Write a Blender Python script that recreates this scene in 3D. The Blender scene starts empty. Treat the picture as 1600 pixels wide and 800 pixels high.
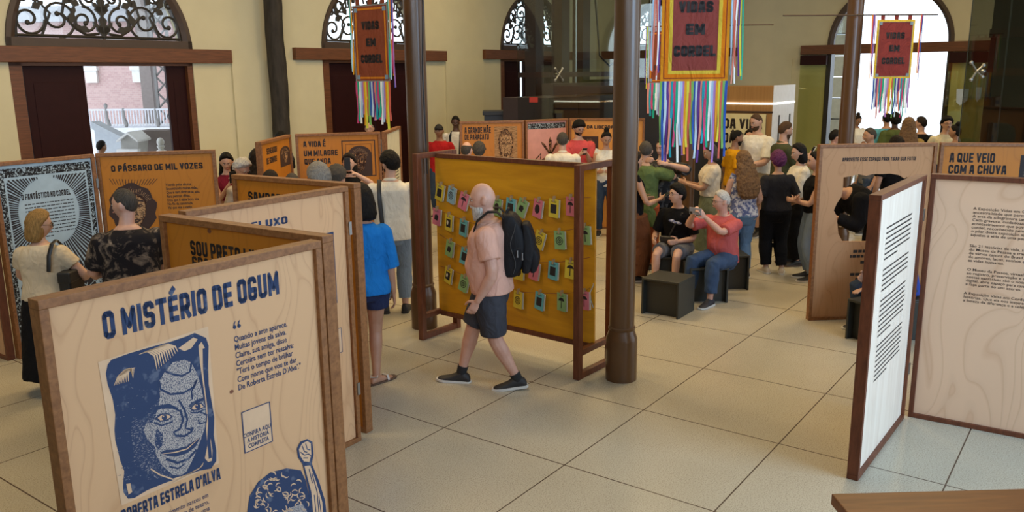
import bpy, bmesh, math, random
from mathutils import Vector, Matrix
V = Vector
PI = math.pi
random.seed(7)
sc = bpy.context.scene
COL = sc.collection

# ------------------------------------------------------------------ camera
EYE = V((0, 0, 2.55)); FPX = 1302.1; PITCH = .2147; ROLL = -.0111
_f = V((0, math.cos(PITCH), -math.sin(PITCH))); _u = V((0, math.sin(PITCH), math.cos(PITCH))); _x = V((1, 0, 0))
CX = _x * math.cos(ROLL) + _u * math.sin(ROLL); CU = -_x * math.sin(ROLL) + _u * math.cos(ROLL)
cd = bpy.data.cameras.new('camera'); cam = bpy.data.objects.new('camera', cd); COL.objects.link(cam)
cam.matrix_world = Matrix((( CX.x, CU.x, -_f.x, EYE.x), (CX.y, CU.y, -_f.y, EYE.y), (CX.z, CU.z, -_f.z, EYE.z), (0, 0, 0, 1)))
cd.sensor_width = 36; cd.lens = 36 * FPX / 1600; cd.clip_start = .05; cd.clip_end = 200
sc.camera = cam
def ray(px, py): return CX * ((px - 800) / FPX) - CU * ((py - 400) / FPX) + _f
def at_z(px, py, z=0.):                     # where the line of sight meets a height
    d = ray(px, py); return EYE + d * ((z - EYE.z) / d.z)
def at_y(px, py, y):                        # where it meets a distance
    d = ray(px, py); return EYE + d * (y / d.y)

# ------------------------------------------------------------------ world, lights, exposure
sc.view_settings.view_transform = 'Standard'; sc.view_settings.look = 'None'
sc.view_settings.exposure = .14; sc.view_settings.gamma = 1; sc.view_settings.use_curve_mapping = False
sc.cycles.max_bounces = 8; sc.cycles.transparent_max_bounces = 16; sc.cycles.use_denoising = True
w = bpy.data.worlds.new('sky'); sc.world = w; w.use_nodes = True
WB = w.node_tree.nodes['Background']; WB.inputs[0].default_value = (.80, .90, 1.0, 1); WB.inputs[1].default_value = 2.4
def area(name, loc, target, size, power, color, sy=None):
    d = bpy.data.lights.new(name, 'AREA'); d.energy = power; d.color = color; d.size = size
    if sy: d.shape = 'RECTANGLE'; d.size_y = sy
    o = bpy.data.objects.new(name, d); COL.objects.link(o); o.location = loc
    o.rotation_euler = (V(target) - V(loc)).to_track_quat('-Z', 'Y').to_euler(); return o
WARM = (1.0, .72, .36)
for i, (x, y, p) in enumerate([(-4.3, 5.5, 170), (-1.2, 9.5, 230), (-3.6, 11.0, 165), (1.8, 13.0, 240), (4.8, 10.0, 230), (8.0, 14.5, 300), (0.6, 17.5, 320), (2.6, 8.0, 70)]):
    area('ceiling_lamp', (x, y, 6.3), (x, y, 0), 1.3, p * .55, WARM)
area('daylight_opening', (6.0, 2.0, 3.4), (2.4, 5.0, .2), 3.0, 300, (.46, .70, 1.0), 2.6)
hw = area('upper_wall_fill', (-1.5, -3.6, 5.3), (-2.5, 14, 4.9), 9.0, 110, (.62, .80, 1.0), 1.4); hw.data.spread = 1.3  # added cool fill to tint the upper walls; no window is built here

# ------------------------------------------------------------------ materials
MATS = {}
def nodes(name):
    m = bpy.data.materials.new(name); m.use_nodes = True; nt = m.node_tree
    return m, nt, nt.nodes['Principled BSDF']
def N(nt, t, **k):
    n = nt.nodes.new(t)
    for a, b in k.items(): setattr(n, a, b)
    return n
def ramp(nt, fac, stops):
    r = N(nt, 'ShaderNodeValToRGB'); e = r.color_ramp.elements
    while len(e) < len(stops): e.new(.5)
    for s, (p, c) in zip(e, stops): s.position = p; s.color = (*c, 1)
    nt.links.new(fac, r.inputs[0]); return r.outputs[0]
def coords(nt, scale, rot=(0, 0, 0)):
    tc = N(nt, 'ShaderNodeTexCoord'); mp = N(nt, 'ShaderNodeMapping')
    mp.inputs['Scale'].default_value = scale; mp.inputs['Rotation'].default_value = rot
    nt.links.new(tc.outputs['Object'], mp.inputs[0]); return mp.outputs[0]
def noise_tex(nt, vec, scale, detail=4, rough=.55, dist=0):
    n = N(nt, 'ShaderNodeTexNoise'); n.inputs['Scale'].default_value = scale; n.inputs['Detail'].default_value = detail
    n.inputs['Roughness'].default_value = rough; n.inputs['Distortion'].default_value = dist
    nt.links.new(vec, n.inputs['Vector']); return n.outputs['Fac']
def bump(nt, b, h, strength, dist=.01):
    n = N(nt, 'ShaderNodeBump'); n.inputs['Strength'].default_value = strength; n.inputs['Distance'].default_value = dist
    nt.links.new(h, n.inputs['Height']); nt.links.new(n.outputs[0], b.inputs['Normal'])
def lum(c, k): return tuple(max(0, min(1, a * k)) for a in c)
def plain(name, c, rough=.6, metal=0., var=.08, scale=9, bmp=0., spec=.5):
    if name in MATS: return MATS[name]
    m, nt, b = nodes(name); v = coords(nt, (1, 1, 1)); f = noise_tex(nt, v, scale)
    nt.links.new(ramp(nt, f, [(.25, lum(c, 1 - var)), (.75, lum(c, 1 + var))]), b.inputs['Base Color'])
    b.inputs['Roughness'].default_value = rough; b.inputs['Metallic'].default_value = metal
    b.inputs['Specular IOR Level'].default_value = spec
    if bmp: bump(nt, b, noise_tex(nt, v, scale * 4), bmp)
    MATS[name] = m; return m
def fabric(name, c, rough=.85, wr=.35):
    if name in MATS: return MATS[name]
    m, nt, b = nodes(name); v = coords(nt, (1, 1, .55)); f = noise_tex(nt, v, 7, 3)
    nt.links.new(ramp(nt, f, [(.3, lum(c, .9)), (.7, lum(c, 1.08))]), b.inputs['Base Color'])
    b.inputs['Roughness'].default_value = rough; b.inputs['Specular IOR Level'].default_value = .1
    bump(nt, b, noise_tex(nt, v, 11, 3, .5, 1.2), wr * 1.7, .04); MATS[name] = m; return m
def wood(name, dark, light, grain=(1.2, 14, 14), ring=False, rough=.45, spec=.4):
    if name in MATS: return MATS[name]
    m, nt, b = nodes(name); v = coords(nt, grain)
    f = noise_tex(nt, v, 2.0, 1.2, .35, .7) if ring else noise_tex(nt, v, 2.2, 6, .6, .4)
    if ring:
        wv = N(nt, 'ShaderNodeMath', operation='MULTIPLY'); wv.inputs[1].default_value = 11.
        nt.links.new(f, wv.inputs[0]); fr = N(nt, 'ShaderNodeMath', operation='FRACT'); nt.links.new(wv.outputs[0], fr.inputs[0])
        col = ramp(nt, fr.outputs[0], [(0, tuple(.5 * p + .5 * q for p, q in zip(dark, light))), (.07, lum(light, .95)), (.3, light), (.86, light), (1, tuple(.4 * p + .6 * q for p, q in zip(dark, light)))])
    else: col = ramp(nt, f, [(.3, dark), (.7, light)])
    nt.links.new(col, b.inputs['Base Color']); b.inputs['Roughness'].default_value = rough; b.inputs['Specular IOR Level'].default_value = spec
    bump(nt, b, f, .12, .004); MATS[name] = m; return m
def speckle(name, a, c, scale=60, thr=.5, stretch=(1, 1, 1), soft=.04, rough=.8, dist=0):
    if name in MATS: return MATS[name]
    m, nt, b = nodes(name); v = coords(nt, stretch); f = noise_tex(nt, v, scale, 3, .6, dist)
    nt.links.new(ramp(nt, f, [(thr - soft, a), (thr + soft, c)]), b.inputs['Base Color'])
    b.inputs['Roughness'].default_value = rough; b.inputs['Specular IOR Level'].default_value = .2; MATS[name] = m; return m
def glass(name, tint, alpha, rough=.02):
    if name in MATS: return MATS[name]
    m, nt, b = nodes(name); out = nt.nodes['Material Output']
    t = N(nt, 'ShaderNodeBsdfTransparent'); t.inputs[0].default_value = (*tint, 1)
    g = N(nt, 'ShaderNodeBsdfGlossy'); g.inputs['Roughness'].default_value = rough; g.inputs[0].default_value = (.9, .95, .93, 1)
    fr = N(nt, 'ShaderNodeLayerWeight'); pw = N(nt, 'ShaderNodeMath', operation='POWER'); pw.inputs[1].default_value = 4.; nt.links.new(fr.outputs['Facing'], pw.inputs[0])
    ad = N(nt, 'ShaderNodeMath', operation='MULTIPLY_ADD'); ad.inputs[1].default_value = .8; ad.inputs[2].default_value = .04 + alpha; nt.links.new(pw.outputs[0], ad.inputs[0])
    mx = N(nt, 'ShaderNodeMixShader'); nt.links.new(ad.outputs[0], mx.inputs[0]); nt.links.new(t.outputs[0], mx.inputs[1]); nt.links.new(g.outputs[0], mx.inputs[2])
    nt.links.new(mx.outputs[0], out.inputs[0]); MATS[name] = m; return m
def emit(name, c, s):
    if name in MATS: return MATS[name]
    m, nt, b = nodes(name); b.inputs['Base Color'].default_value = (*c, 1); b.inputs['Emission Color'].default_value = (*c, 1); b.inputs['Emission Strength'].default_value = s
    MATS[name] = m; return m
SA, SB, TH = 1.1338, 1.0544, .9379           # terrazzo slab size and the direction the hall runs in
def floor_mat():
    m, nt, b = nodes('terrazzo'); tc = N(nt, 'ShaderNodeTexCoord'); sx = N(nt, 'ShaderNodeSeparateXYZ'); nt.links.new(tc.outputs['Object'], sx.inputs[0])
    js = []
    for i, s in ((0, SA), (1, SB)):
        d = N(nt, 'ShaderNodeMath', operation='DIVIDE'); d.inputs[1].default_value = s; nt.links.new(sx.outputs[i], d.inputs[0])
        a = N(nt, 'ShaderNodeMath', operation='ADD'); a.inputs[1].default_value = .5; nt.links.new(d.outputs[0], a.inputs[0])
        fr = N(nt, 'ShaderNodeMath', operation='FRACT'); nt.links.new(a.outputs[0], fr.inputs[0])
        sb = N(nt, 'ShaderNodeMath', operation='SUBTRACT'); sb.inputs[1].default_value = .5; nt.links.new(fr.outputs[0], sb.inputs[0])
        ab = N(nt, 'ShaderNodeMath', operation='ABSOLUTE'); nt.links.new(sb.outputs[0], ab.inputs[0])
        lt = N(nt, 'ShaderNodeMath', operation='LESS_THAN'); lt.inputs[1].default_value = .0042; nt.links.new(ab.outputs[0], lt.inputs[0]); js.append(lt.outputs[0])
    mx = N(nt, 'ShaderNodeMath', operation='MAXIMUM'); nt.links.new(js[0], mx.inputs[0]); nt.links.new(js[1], mx.inputs[1])
    f = noise_tex(nt, tc.outputs['Object'], 120, 2); f2 = noise_tex(nt, tc.outputs['Object'], .9, 4)
    c1 = ramp(nt, f, [(.32, (.29, .26, .20)), (.45, (.46, .42, .325)), (.7, (.55, .505, .395))])
    c2 = ramp(nt, f2, [(.3, (.86, .85, .83)), (.7, (1, 1, 1))])
    mm = N(nt, 'ShaderNodeMix', data_type='RGBA', blend_type='MULTIPLY'); mm.inputs[0].default_value = 1; nt.links.new(c1, mm.inputs[6]); nt.links.new(c2, mm.inputs[7])
    m2 = N(nt, 'ShaderNodeMix', data_type='RGBA'); nt.links.new(mx.outputs[0], m2.inputs[0]); nt.links.new(mm.outputs[2], m2.inputs[6]); m2.inputs[7].default_value = (.07, .045, .03, 1)
    nt.links.new(m2.outputs[2], b.inputs['Base Color']); b.inputs['Roughness'].default_value = .27; b.inputs['Specular IOR Level'].default_value = .4
    return m
M_FLOOR = floor_mat()
M_WALL = plain('cream_plaster', (.575, .525, .355), .85, var=.04, scale=2.5)
M_CEIL = plain('white_ceiling', (.75, .72, .66), .9)
M_BEAM = wood('reddish_beam', (.085, .030, .012), (.17, .062, .024), (1.5, 18, 18))
M_MAROON = plain('maroon_paint', (.022, .0045, .0048), .5, var=.1, spec=.15)
M_ARCH = plain('dark_brown_frame', (.055, .032, .020), .5)
M_IRON = plain('black_iron', (.022, .018, .014), .55)
M_COLUMN = plain('brown_column_paint', (.088, .042, .016), .30, var=.06)
M_FRAME = wood('walnut_frame', (.16, .060, .018), (.30, .128, .044), (16, 16, 16))
M_FRAME2 = wood('mahogany_frame', (.085, .024, .010), (.17, .052, .022), (14, 14, 3))
M_PLY = wood('daylit_plywood', (.44, .23, .105), (.62, .365, .190), (2.2, 1, .55), True, .5, .3)  # panel ply with the pale cast of daylight put into its colour
M_PLY_PARTLIT = wood('partlit_plywood', (.34, .16, .060), (.48, .25, .115), (2.2, 1, .55), True, .5, .3)  # same ply, coloured as if only partly reached by daylight
M_PLY_WARMLIT = wood('warmlit_plywood', (.34, .110, .008), (.47, .165, .013), (2.2, 1, .55), True, .45, .35)  # same ply, the orange of warm lamplight put into its colour
M_PLYW = wood('pale_plywood', (.72, .60, .48), (.84, .74, .62), (9, 1, .5), False, .5, .3)
M_PLYY = wood('yellow_pine_board', (.46, .195, .008), (.70, .33, .012), (.5, 1, 3.2), False, .4, .4)
M_INK = speckle('navy_ink', (.10, .12, .18), (.034, .052, .112), 14, .36)
M_BLACKINK = plain('black_ink', (.018, .012, .012), .7)
M_BROWNINK = plain('brown_ink', (.040, .016, .010), .7)
M_HATCH = speckle('navy_stipple', (.036, .054, .115), (.46, .40, .36), 300, .47, (1, 1, .6))
M_HATCHD = speckle('navy_dark_stipple', (.036, .054, .115), (.34, .31, .31), 240, .60, (.5, 1, 1.2))
M_HATCHB = speckle('brown_stipple', (.035, .014, .010), (.42, .22, .10), 90, .57, (1, 1, .35))
M_HATCHB2 = speckle('brown_light_stipple', (.05, .022, .014), (.50, .29, .14), 100, .47, (.4, 1, 1.2))
M_PALEPRINT = plain('pale_print', (.64, .42, .255), .7)
M_WHITE = plain('white_paint', (.78, .78, .76), .5)
M_BLACK = plain('black_laminate', (.020, .021, .018), .38)
M_BLK = plain('black_plastic', (.012, .012, .013), .45)
M_STEEL = plain('brushed_steel', (.32, .33, .33), .35, 1.)
M_SKY = emit

# ------------------------------------------------------------------ mesh building
class MB:
    def __init__(s): s.v = []; s.f = []; s.mi = []; s.cur = 0
    def add(s, vs, fs, M=None):
        o = len(s.v); s.v += [tuple(M @ V(p)) if M else tuple(p) for p in vs]
        for f in fs: s.f.append(tuple(i + o for i in f)); s.mi.append(s.cur)
        return s
    def box(s, a, b, M=None):
        (x0, y0, z0), (x1, y1, z1) = a, b
        return s.add([(x0, y0, z0), (x1, y0, z0), (x1, y1, z0), (x0, y1, z0), (x0, y0, z1), (x1, y0, z1), (x1, y1, z1), (x0, y1, z1)],
                     [(3, 2, 1, 0), (4, 5, 6, 7), (0, 1, 5, 4), (1, 2, 6, 5), (2, 3, 7, 6), (3, 0, 4, 7)], M)
    def loft(s, rings, cap=True, M=None):
        n = len(rings[0]); vs = [p for r in rings for p in r]; fs = []
        for i in range(len(rings) - 1):
            for j in range(n): fs.append((i * n + j, i * n + (j + 1) % n, (i + 1) * n + (j + 1) % n, (i + 1) * n + j))
        if cap: fs.append(tuple(reversed(range(n)))); fs.append(tuple((len(rings) - 1) * n + j for j in range(n)))
        return s.add(vs, fs, M)
    def tube(s, pts, rad, n=10, up=None, cap=True, round_=False, M=None):
        pts = [V(p) for p in pts]; rad = [(r, r) if not isinstance(r, tuple) else r for r in (rad if isinstance(rad, list) else [rad] * len(pts))]
        if round_:
            d0 = (pts[1] - pts[0]).normalized(); d1 = (pts[-1] - pts[-2]).normalized(); r0, r1 = rad[0], rad[-1]
            a = [(pts[0] - d0 * max(r0) * k, (r0[0] * q, r0[1] * q)) for k, q in ((.98, .2), (.75, .66), (.4, .92))]
            b = [(pts[-1] + d1 * max(r1) * k, (r1[0] * q, r1[1] * q)) for k, q in ((.4, .92), (.75, .66), (.98, .2))]
            pts = [p for p, _ in a] + pts + [p for p, _ in b]; rad = [r for _, r in a] + rad + [r for _, r in b]
        rings = []; prev = None
        for i, p in enumerate(pts):
            t = (pts[min(i + 1, len(pts) - 1)] - pts[max(i - 1, 0)]).normalized()
            if prev is None:
                g = V(up) if up else (V((0, 1, 0)) if abs(t.y) < .9 else V((1, 0, 0)))
                xx = (g - t * g.dot(t)).normalized()
            else: xx = (prev - t * prev.dot(t)).normalized()
            prev = xx; yy = t.cross(xx)
            rings.append([p + xx * rad[i][0] * math.cos(2 * PI * k / n) + yy * rad[i][1] * math.sin(2 * PI * k / n) for k in range(n)])
        return s.loft(rings, cap, M)
    def lathe(s, prof, n=28, M=None): return s.loft([[(r * math.cos(2 * PI * k / n), r * math.sin(2 * PI * k / n), z) for k in range(n)] for r, z in prof], True, M)
    def ell(s, c, r, n=14, m=10, M=None):
        c = V(c); rings = []
        for i in range(m + 1):
            a = -PI / 2 + PI * (i + .12) / (m + .24) if 0 < i < m else (-PI / 2 + .06 if i == 0 else PI / 2 - .06)
            rings.append([c + V((r[0] * math.cos(a) * math.cos(2 * PI * k / n), r[1] * math.cos(a) * math.sin(2 * PI * k / n), r[2] * math.sin(a))) for k in range(n)])
        return s.loft(rings, True, M)
    def poly(s, pts, M=None): return s.add(pts, [tuple(range(len(pts)))], M)
    def flat(s, pts, y=0.): return s.poly([(p[0], y, p[1]) for p in pts])          # a filled outline on an upright sheet facing -y
    def line(s, pts, wd, y=0., closed=False):                                       # a stroked line on an upright sheet
        q = [V((p[0], p[1])) for p in pts]
        if closed: q.append(q[0])
        n = len(q); L = []; R = []
        for i in range(n):
            a = q[max(i - 1, 0)]; b = q[min(i + 1, n - 1)]
            if closed and i in (0, n - 1): a = q[n - 2]; b = q[1]
            t = b - a; t = t.normalized() if t.length > 1e-9 else V((1, 0)); nn = V((-t.y, t.x))
            ww = (wd[i] if isinstance(wd, list) else wd) / 2; L.append(q[i] + nn * ww); R.append(q[i] - nn * ww)
        vs = [(p.x, y, p.y) for p in L + R]
        return s.add(vs, [(i, n + i, n + i + 1, i + 1) for i in range(n - 1)])
    def prism(s, pts, y0, y1):
        n = len(pts); return s.add([(p[0], y0, p[1]) for p in pts] + [(p[0], y1, p[1]) for p in pts], [tuple(range(n)), tuple(reversed(range(n, 2 * n)))] + [(i, i + n, (i + 1) % n + n, (i + 1) % n) for i in range(n)])
    def build(s, name, mat, parent=None, smooth=False, loc=None, rot=None):
        me = bpy.data.meshes.new(name); me.from_pydata(s.v, [], s.f)
        for m in (mat if isinstance(mat, list) else [mat]): me.materials.append(m)
        if isinstance(mat, list): me.polygons.foreach_set('material_index', s.mi)
        if smooth:
            me.polygons.foreach_set('use_smooth', [True] * len(me.polygons))
            try: me.set_sharp_from_angle(angle=.7)
            except Exception: pass
        me.update(); o = bpy.data.objects.new(name, me); COL.objects.link(o)
        if parent: o.parent = parent
        if loc is not None: o.location = loc
        if rot is not None: o.rotation_euler = rot
        return o
def bevel(o, wd=.004, seg=2):
    m = o.modifiers.new('bevel', 'BEVEL'); m.width = wd; m.segments = seg; m.limit_method = 'ANGLE'; m.angle_limit = .9; return o
def thing(name, label, cat, loc=(0, 0, 0), rz=0., group=None):
    o = bpy.data.objects.new(name, None); o.empty_display_size = .1; COL.objects.link(o); o.location = loc; o.rotation_euler = (0, 0, rz)
    o['label'] = label; o['category'] = cat; o['kind'] = 'thing'
    if group: o['group'] = group
    return o
def tag(o, label, cat, group=None):
    o['label'] = label; o['category'] = cat; o['kind'] = 'thing'
    if group: o['group'] = group
    return o
def struct(o): o['kind'] = 'structure'; return o
def clone(src, loc, rz, label):
    r = src.copy(); COL.objects.link(r); r.location = loc; r.rotation_euler = (0, 0, rz); r['label'] = label
    for ch in src.children:
        c = ch.copy(); COL.objects.link(c); c.parent = r
        for g in ch.children:
            d = g.copy(); COL.objects.link(d); d.parent = c
    return r

# ------------------------------------------------------------------ lettering: heavy condensed block capitals drawn as strokes
GH = 5.5; GC = .55
def _g(w=2.5):
    c = GC; h = GH
    return w, c, h
def glyph(ch):
    w, c, h = _g(); m = h / 2
    box = [(c, 0), (w - c, 0), (w, c), (w, h - c), (w - c, h), (c, h), (0, h - c), (0, c), (c, 0)]
    D = {
     'O': [box], 'Q': [box, [(w * .55, 1.1), (w + .3, -.5)]], 'D': [[(0, 0), (w - c, 0), (w, c), (w, h - c), (w - c, h), (0, h), (0, 0)]],
     'A': [[(0, 0), (.62, h), (w - .62, h), (w, 0)], [(.3, 1.6), (w - .3, 1.6)]], 'B': [[(0, 0), (w - c, 0), (w, c), (w, m - c), (w - c * .7, m), (w, m + c), (w, h - c), (w - c, h), (0, h), (0, 0)], [(0, m), (w - c, m)]],
     'C': [[(w, 1.05), (w, c), (w - c, 0), (c, 0), (0, c), (0, h - c), (c, h), (w - c, h), (w, h - c), (w, h - 1.05)]],
     'E': [[(w * .85, 0), (0, 0), (0, h), (w * .85, h)], [(0, m), (w * .75, m)]], 'F': [[(0, 0), (0, h), (w * .85, h)], [(0, m), (w * .75, m)]],
     'G': [[(w * .62, m - .35), (w, m - .35), (w, c), (w - c, 0), (c, 0), (0, c), (0, h - c), (c, h), (w - c, h), (w, h - c), (w, h - c - .05)]],
     'H': [[(0, 0), (0, h)], [(w, 0), (w, h)], [(0, m), (w, m)]], 'I': [[(0, 0), (0, h)]], 'L': [[(0, h), (0, 0), (w * .8, 0)]],
     'M': [[(0, 0), (0, h), (1.75, 1.2), (3.5, h), (3.5, 0)]], 'N': [[(0, 0), (0, h), (w, 0), (w, h)]], 'P': [[(0, 0), (0, h), (w - c, h), (w, h - c), (w, m), (w - c, m - c), (0, m - c)]],
     'R': [[(0, 0), (0, h), (w - c, h), (w, h - c), (w, m), (w - c, m - c), (0, m - c)], [(w * .5, m - c), (w, 0)]],
     'S': [[(0, c + .05), (0, c), (c, 0), (w - c, 0), (w, c), (w, m - c), (w - c, m), (c, m), (0, m + c), (0, h - c), (c, h), (w - c, h), (w, h - c), (w, h - c - .05)]],
     'T': [[(0, h), (w, h)], [(w / 2, 0), (w / 2, h)]], 'U': [[(0, h), (0, c), (c, 0), (w - c, 0), (w, c), (w, h)]], 'V': [[(0, h), (w / 2, 0), (w, h)]],
     'X': [[(0, 0), (w, h)], [(0, h), (w, 0)]], 'Z': [[(0, h), (w, h), (0, 0), (w, 0)]], "'": [[(0, h), (0, h - .9)]], '!': [[(0, h), (0, 1.9)], [(0, 0), (0, .05)]], ',': [[(.1, .1), (-.2, -.8)]], '.': [[(0, 0), (0, .1)]]}
    acc = {'Á': ('A', [[(w * .45, h + 1.6), (w * .75, h + 2.3)]]), 'É': ('E', [[(w * .3, h + 1.6), (w * .6, h + 2.3)]]), 'Ã': ('A', [[(.3, h + 1.6), (w * .4, h + 2), (w * .6, h + 1.7), (w - .3, h + 2.1)]]), 'Ç': ('C', [[(w / 2, -.6), (w / 2 + .2, -1.4)]])}
    if ch in acc: b, e = acc[ch]; return glyph(b)[0] + e, glyph(b)[1]
    st = D.get(ch, []); return st, (max(p[0] for s in st for p in s) if st else 1.2)
def block_text(text, parent, name, u, v, width, cap, mat, y=0., slope=0., gap=.62, thick=1.5):
    """capitals of cap height, from (u, v) on the sheet, squeezed to width"""
    hw = thick / 2; x = 0; segs = []
    for ch in text:
        if ch == ' ': x += 1.7; continue
        st, gw = glyph(ch)
        for s in st: segs.append([(p[0] + x + hw, p[1] + hw) for p in s])
        x += gw + thick + gap
    tot = x - gap; sx = width / tot; sz = cap / (GH + thick); mb = MB()
    def P(p): return (u + p[0] * sx, y, v + p[1] * sz + slope * p[0] * sx)
    for s in segs:
        closed = len(s) > 2 and s[0] == s[-1]
        for i in range(len(s) - 1):
            a, b = V(s[i]), V(s[i + 1]); d = (b - a).normalized(); n = V((-d.y, d.x)) * hw
            if not closed and i == 0: a = a - d * hw
            if not closed and i == len(s) - 2: b = b + d * hw
            mb.add([P(a - n), P(b - n), P(b + n), P(a + n)], [(0, 1, 2, 3)])
        for i in range(0 if closed else 1, len(s) - 1): mb.add([P((s[i][0] + hw * math.cos(k * PI / 4 + PI / 8) * 1.05, s[i][1] + hw * math.sin(k * PI / 4 + PI / 8) * 1.05)) for k in range(8)], [tuple(range(8))])
    return mb.build(name, mat, parent)
def body_text(text, parent, name, u, v, size, mat, y=0., sx=.8, bold=0., lead=1.0, align='LEFT', slant=0.):
    cu = bpy.data.curves.new(name, 'FONT'); cu.body = text; cu.size = size; cu.offset = bold * size; cu.space_line = lead; cu.align_x = align; cu.shear = slant; cu.resolution_u = 2
    cu.materials.append(mat); o = bpy.data.objects.new(name, cu); COL.objects.link(o); o.parent = parent; o.location = (u, y, v); o.rotation_euler = (PI / 2, 0, 0); o.scale = (sx, 1, 1); return o
def greeked(parent, name, u0, u1, v, rows, step, mat, y=0., th=.008, seed=1, last=.5):
    r = random.Random(seed); mb = MB()                  # print too small to read: rows of word-length strokes
    for k in range(rows):
        x = u0; end = u1 if k < rows - 1 else u0 + (u1 - u0) * last
        while x < end - .01:
            wl = min(r.uniform(.012, .05), end - x); z = v - k * step; mb.flat([(x, z), (x + wl, z), (x + wl, z + th), (x, z + th)], y); x += wl + .007
    return mb.build(name, mat, parent)

# ------------------------------------------------------------------ the hall
EA = V((math.cos(TH), math.sin(TH), 0)); EB = V((math.sin(TH), -math.cos(TH), 0))
f = MB(); f.box((-22, -16, -.1), (26, 17, 0)); struct(f.build('floor', M_FLOOR, None, loc=(-1.1863, 4.8428, 0), rot=(0, 0, TH)))
WL = V((-6.45, 13.5, 0)); WR = V((2.6, 25.9, 0)); HT = 6.5; RZL = TH; RZR = TH - PI / 2
def arched_wall(name, org, rz, t0, t1, openings, mat, d=.42):
    """openings: (centre, half width, spring height)"""
    mb = MB(); x = t0
    for c, hw, zs in openings:
        for y in (0, d): mb.poly([(x, y, 0), (c - hw, y, 0), (c - hw, y, HT), (x, y, HT)])
        arc = [(c - hw * math.cos(PI * k / 28), zs + hw * math.sin(PI * k / 28)) for k in range(29)]
        for y in (0, d):
            for a, b in zip(arc, arc[1:]): mb.poly([(a[0], y, a[1]), (b[0], y, b[1]), (b[0], y, HT), (a[0], y, HT)])
        edge = [(c - hw, 0)] + arc + [(c + hw, 0)]
        for a, b in zip(edge, edge[1:]): mb.poly([(a[0], 0, a[1]), (b[0], 0, b[1]), (b[0], d, b[1]), (a[0], d, a[1])])
        x = c + hw
    for y in (0, d): mb.poly([(x, y, 0), (t1, y, 0), (t1, y, HT), (x, y, HT)])
    for px0, px1 in PIERS.get(name, []): mb.box((px0, -.045, 0), (px1, 0, 2.86))
    return struct(mb.build(name, mat, None, loc=org, rot=(0, 0, rz)))
PIERS = {'wall_left': [(-4.5, -2.12), (2.39, 3.83), (8.3, 9.75)], 'wall_right': [(3.9, 5.95), (10.55, 13)]}
DOORS_L = [(.13, 1.5, 3.03, 'left'), (6.05, 1.5, 3.10, 'middle'), (12.0, 1.5, 3.16, 'far')]
DOORS_R = [(2.35, 1.45, 3.19, 'right'), (8.27, 1.45, 3.19, 'entrance')]
arched_wall('wall_left', WL, RZL, -12, 15.34, [d[:3] for d in DOORS_L], M_WALL)
arched_wall('wall_right', WR, RZR, 0, 20, [d[:3] for d in DOORS_R], M_WALL)
c = MB(); c.box((-14, -4, HT), (20, 34, HT + .15)); struct(c.build('ceiling', M_CEIL))
bw = MB(); bw.box((-14, -4.2, 0), (2.0, -4, HT)); bw.box((2.0, -4.2, 4.6), (20, -4, HT)); bw.box((7.5, -4.2, 0), (20, -4, 4.6)); struct(bw.build('wall_back', M_WALL))
sw = MB(); sw.box((-14.2, -4, 0), (-14, 6, HT)); struct(sw.build('wall_side', M_WALL))

def scroll(mb, cx, cz, r, a0, turns, sgn, th, tail=None, n=None):
    n = n or int(14 * turns) + 6; pts = []
    for k in range(n + 1):
        t = k / n; a = a0 + sgn * 2 * PI * turns * t; rr = r * (1 - .80 * t); pts.append((cx + rr * math.cos(a), .0, cz + rr * math.sin(a)))
    if tail: pts = [(p[0], 0, p[1]) for p in tail] + pts
    mb.tube(pts, th, 6); mb.ell(pts[-1], (th * 1.9, th * 1.6, th * 1.9), 8, 6)
def leaf(mb, x, z, ang, l, wd):
    d = V((math.cos(ang), math.sin(ang))); n = V((-d.y, d.x)); p = [V((x, z)), V((x, z)) + d * l * .35 + n * wd, V((x, z)) + d * l * .6 + n * wd * .45, V((x, z)) + d * l * .8 + n * wd * .6, V((x, z)) + d * l, V((x, z)) + d * l * .8 - n * wd * .6, V((x, z)) + d * l * .6 - n * wd * .45, V((x, z)) + d * l * .35 - n * wd]
    mb.prism([(q.x, q.y) for q in p], -.02, .02)
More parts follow.
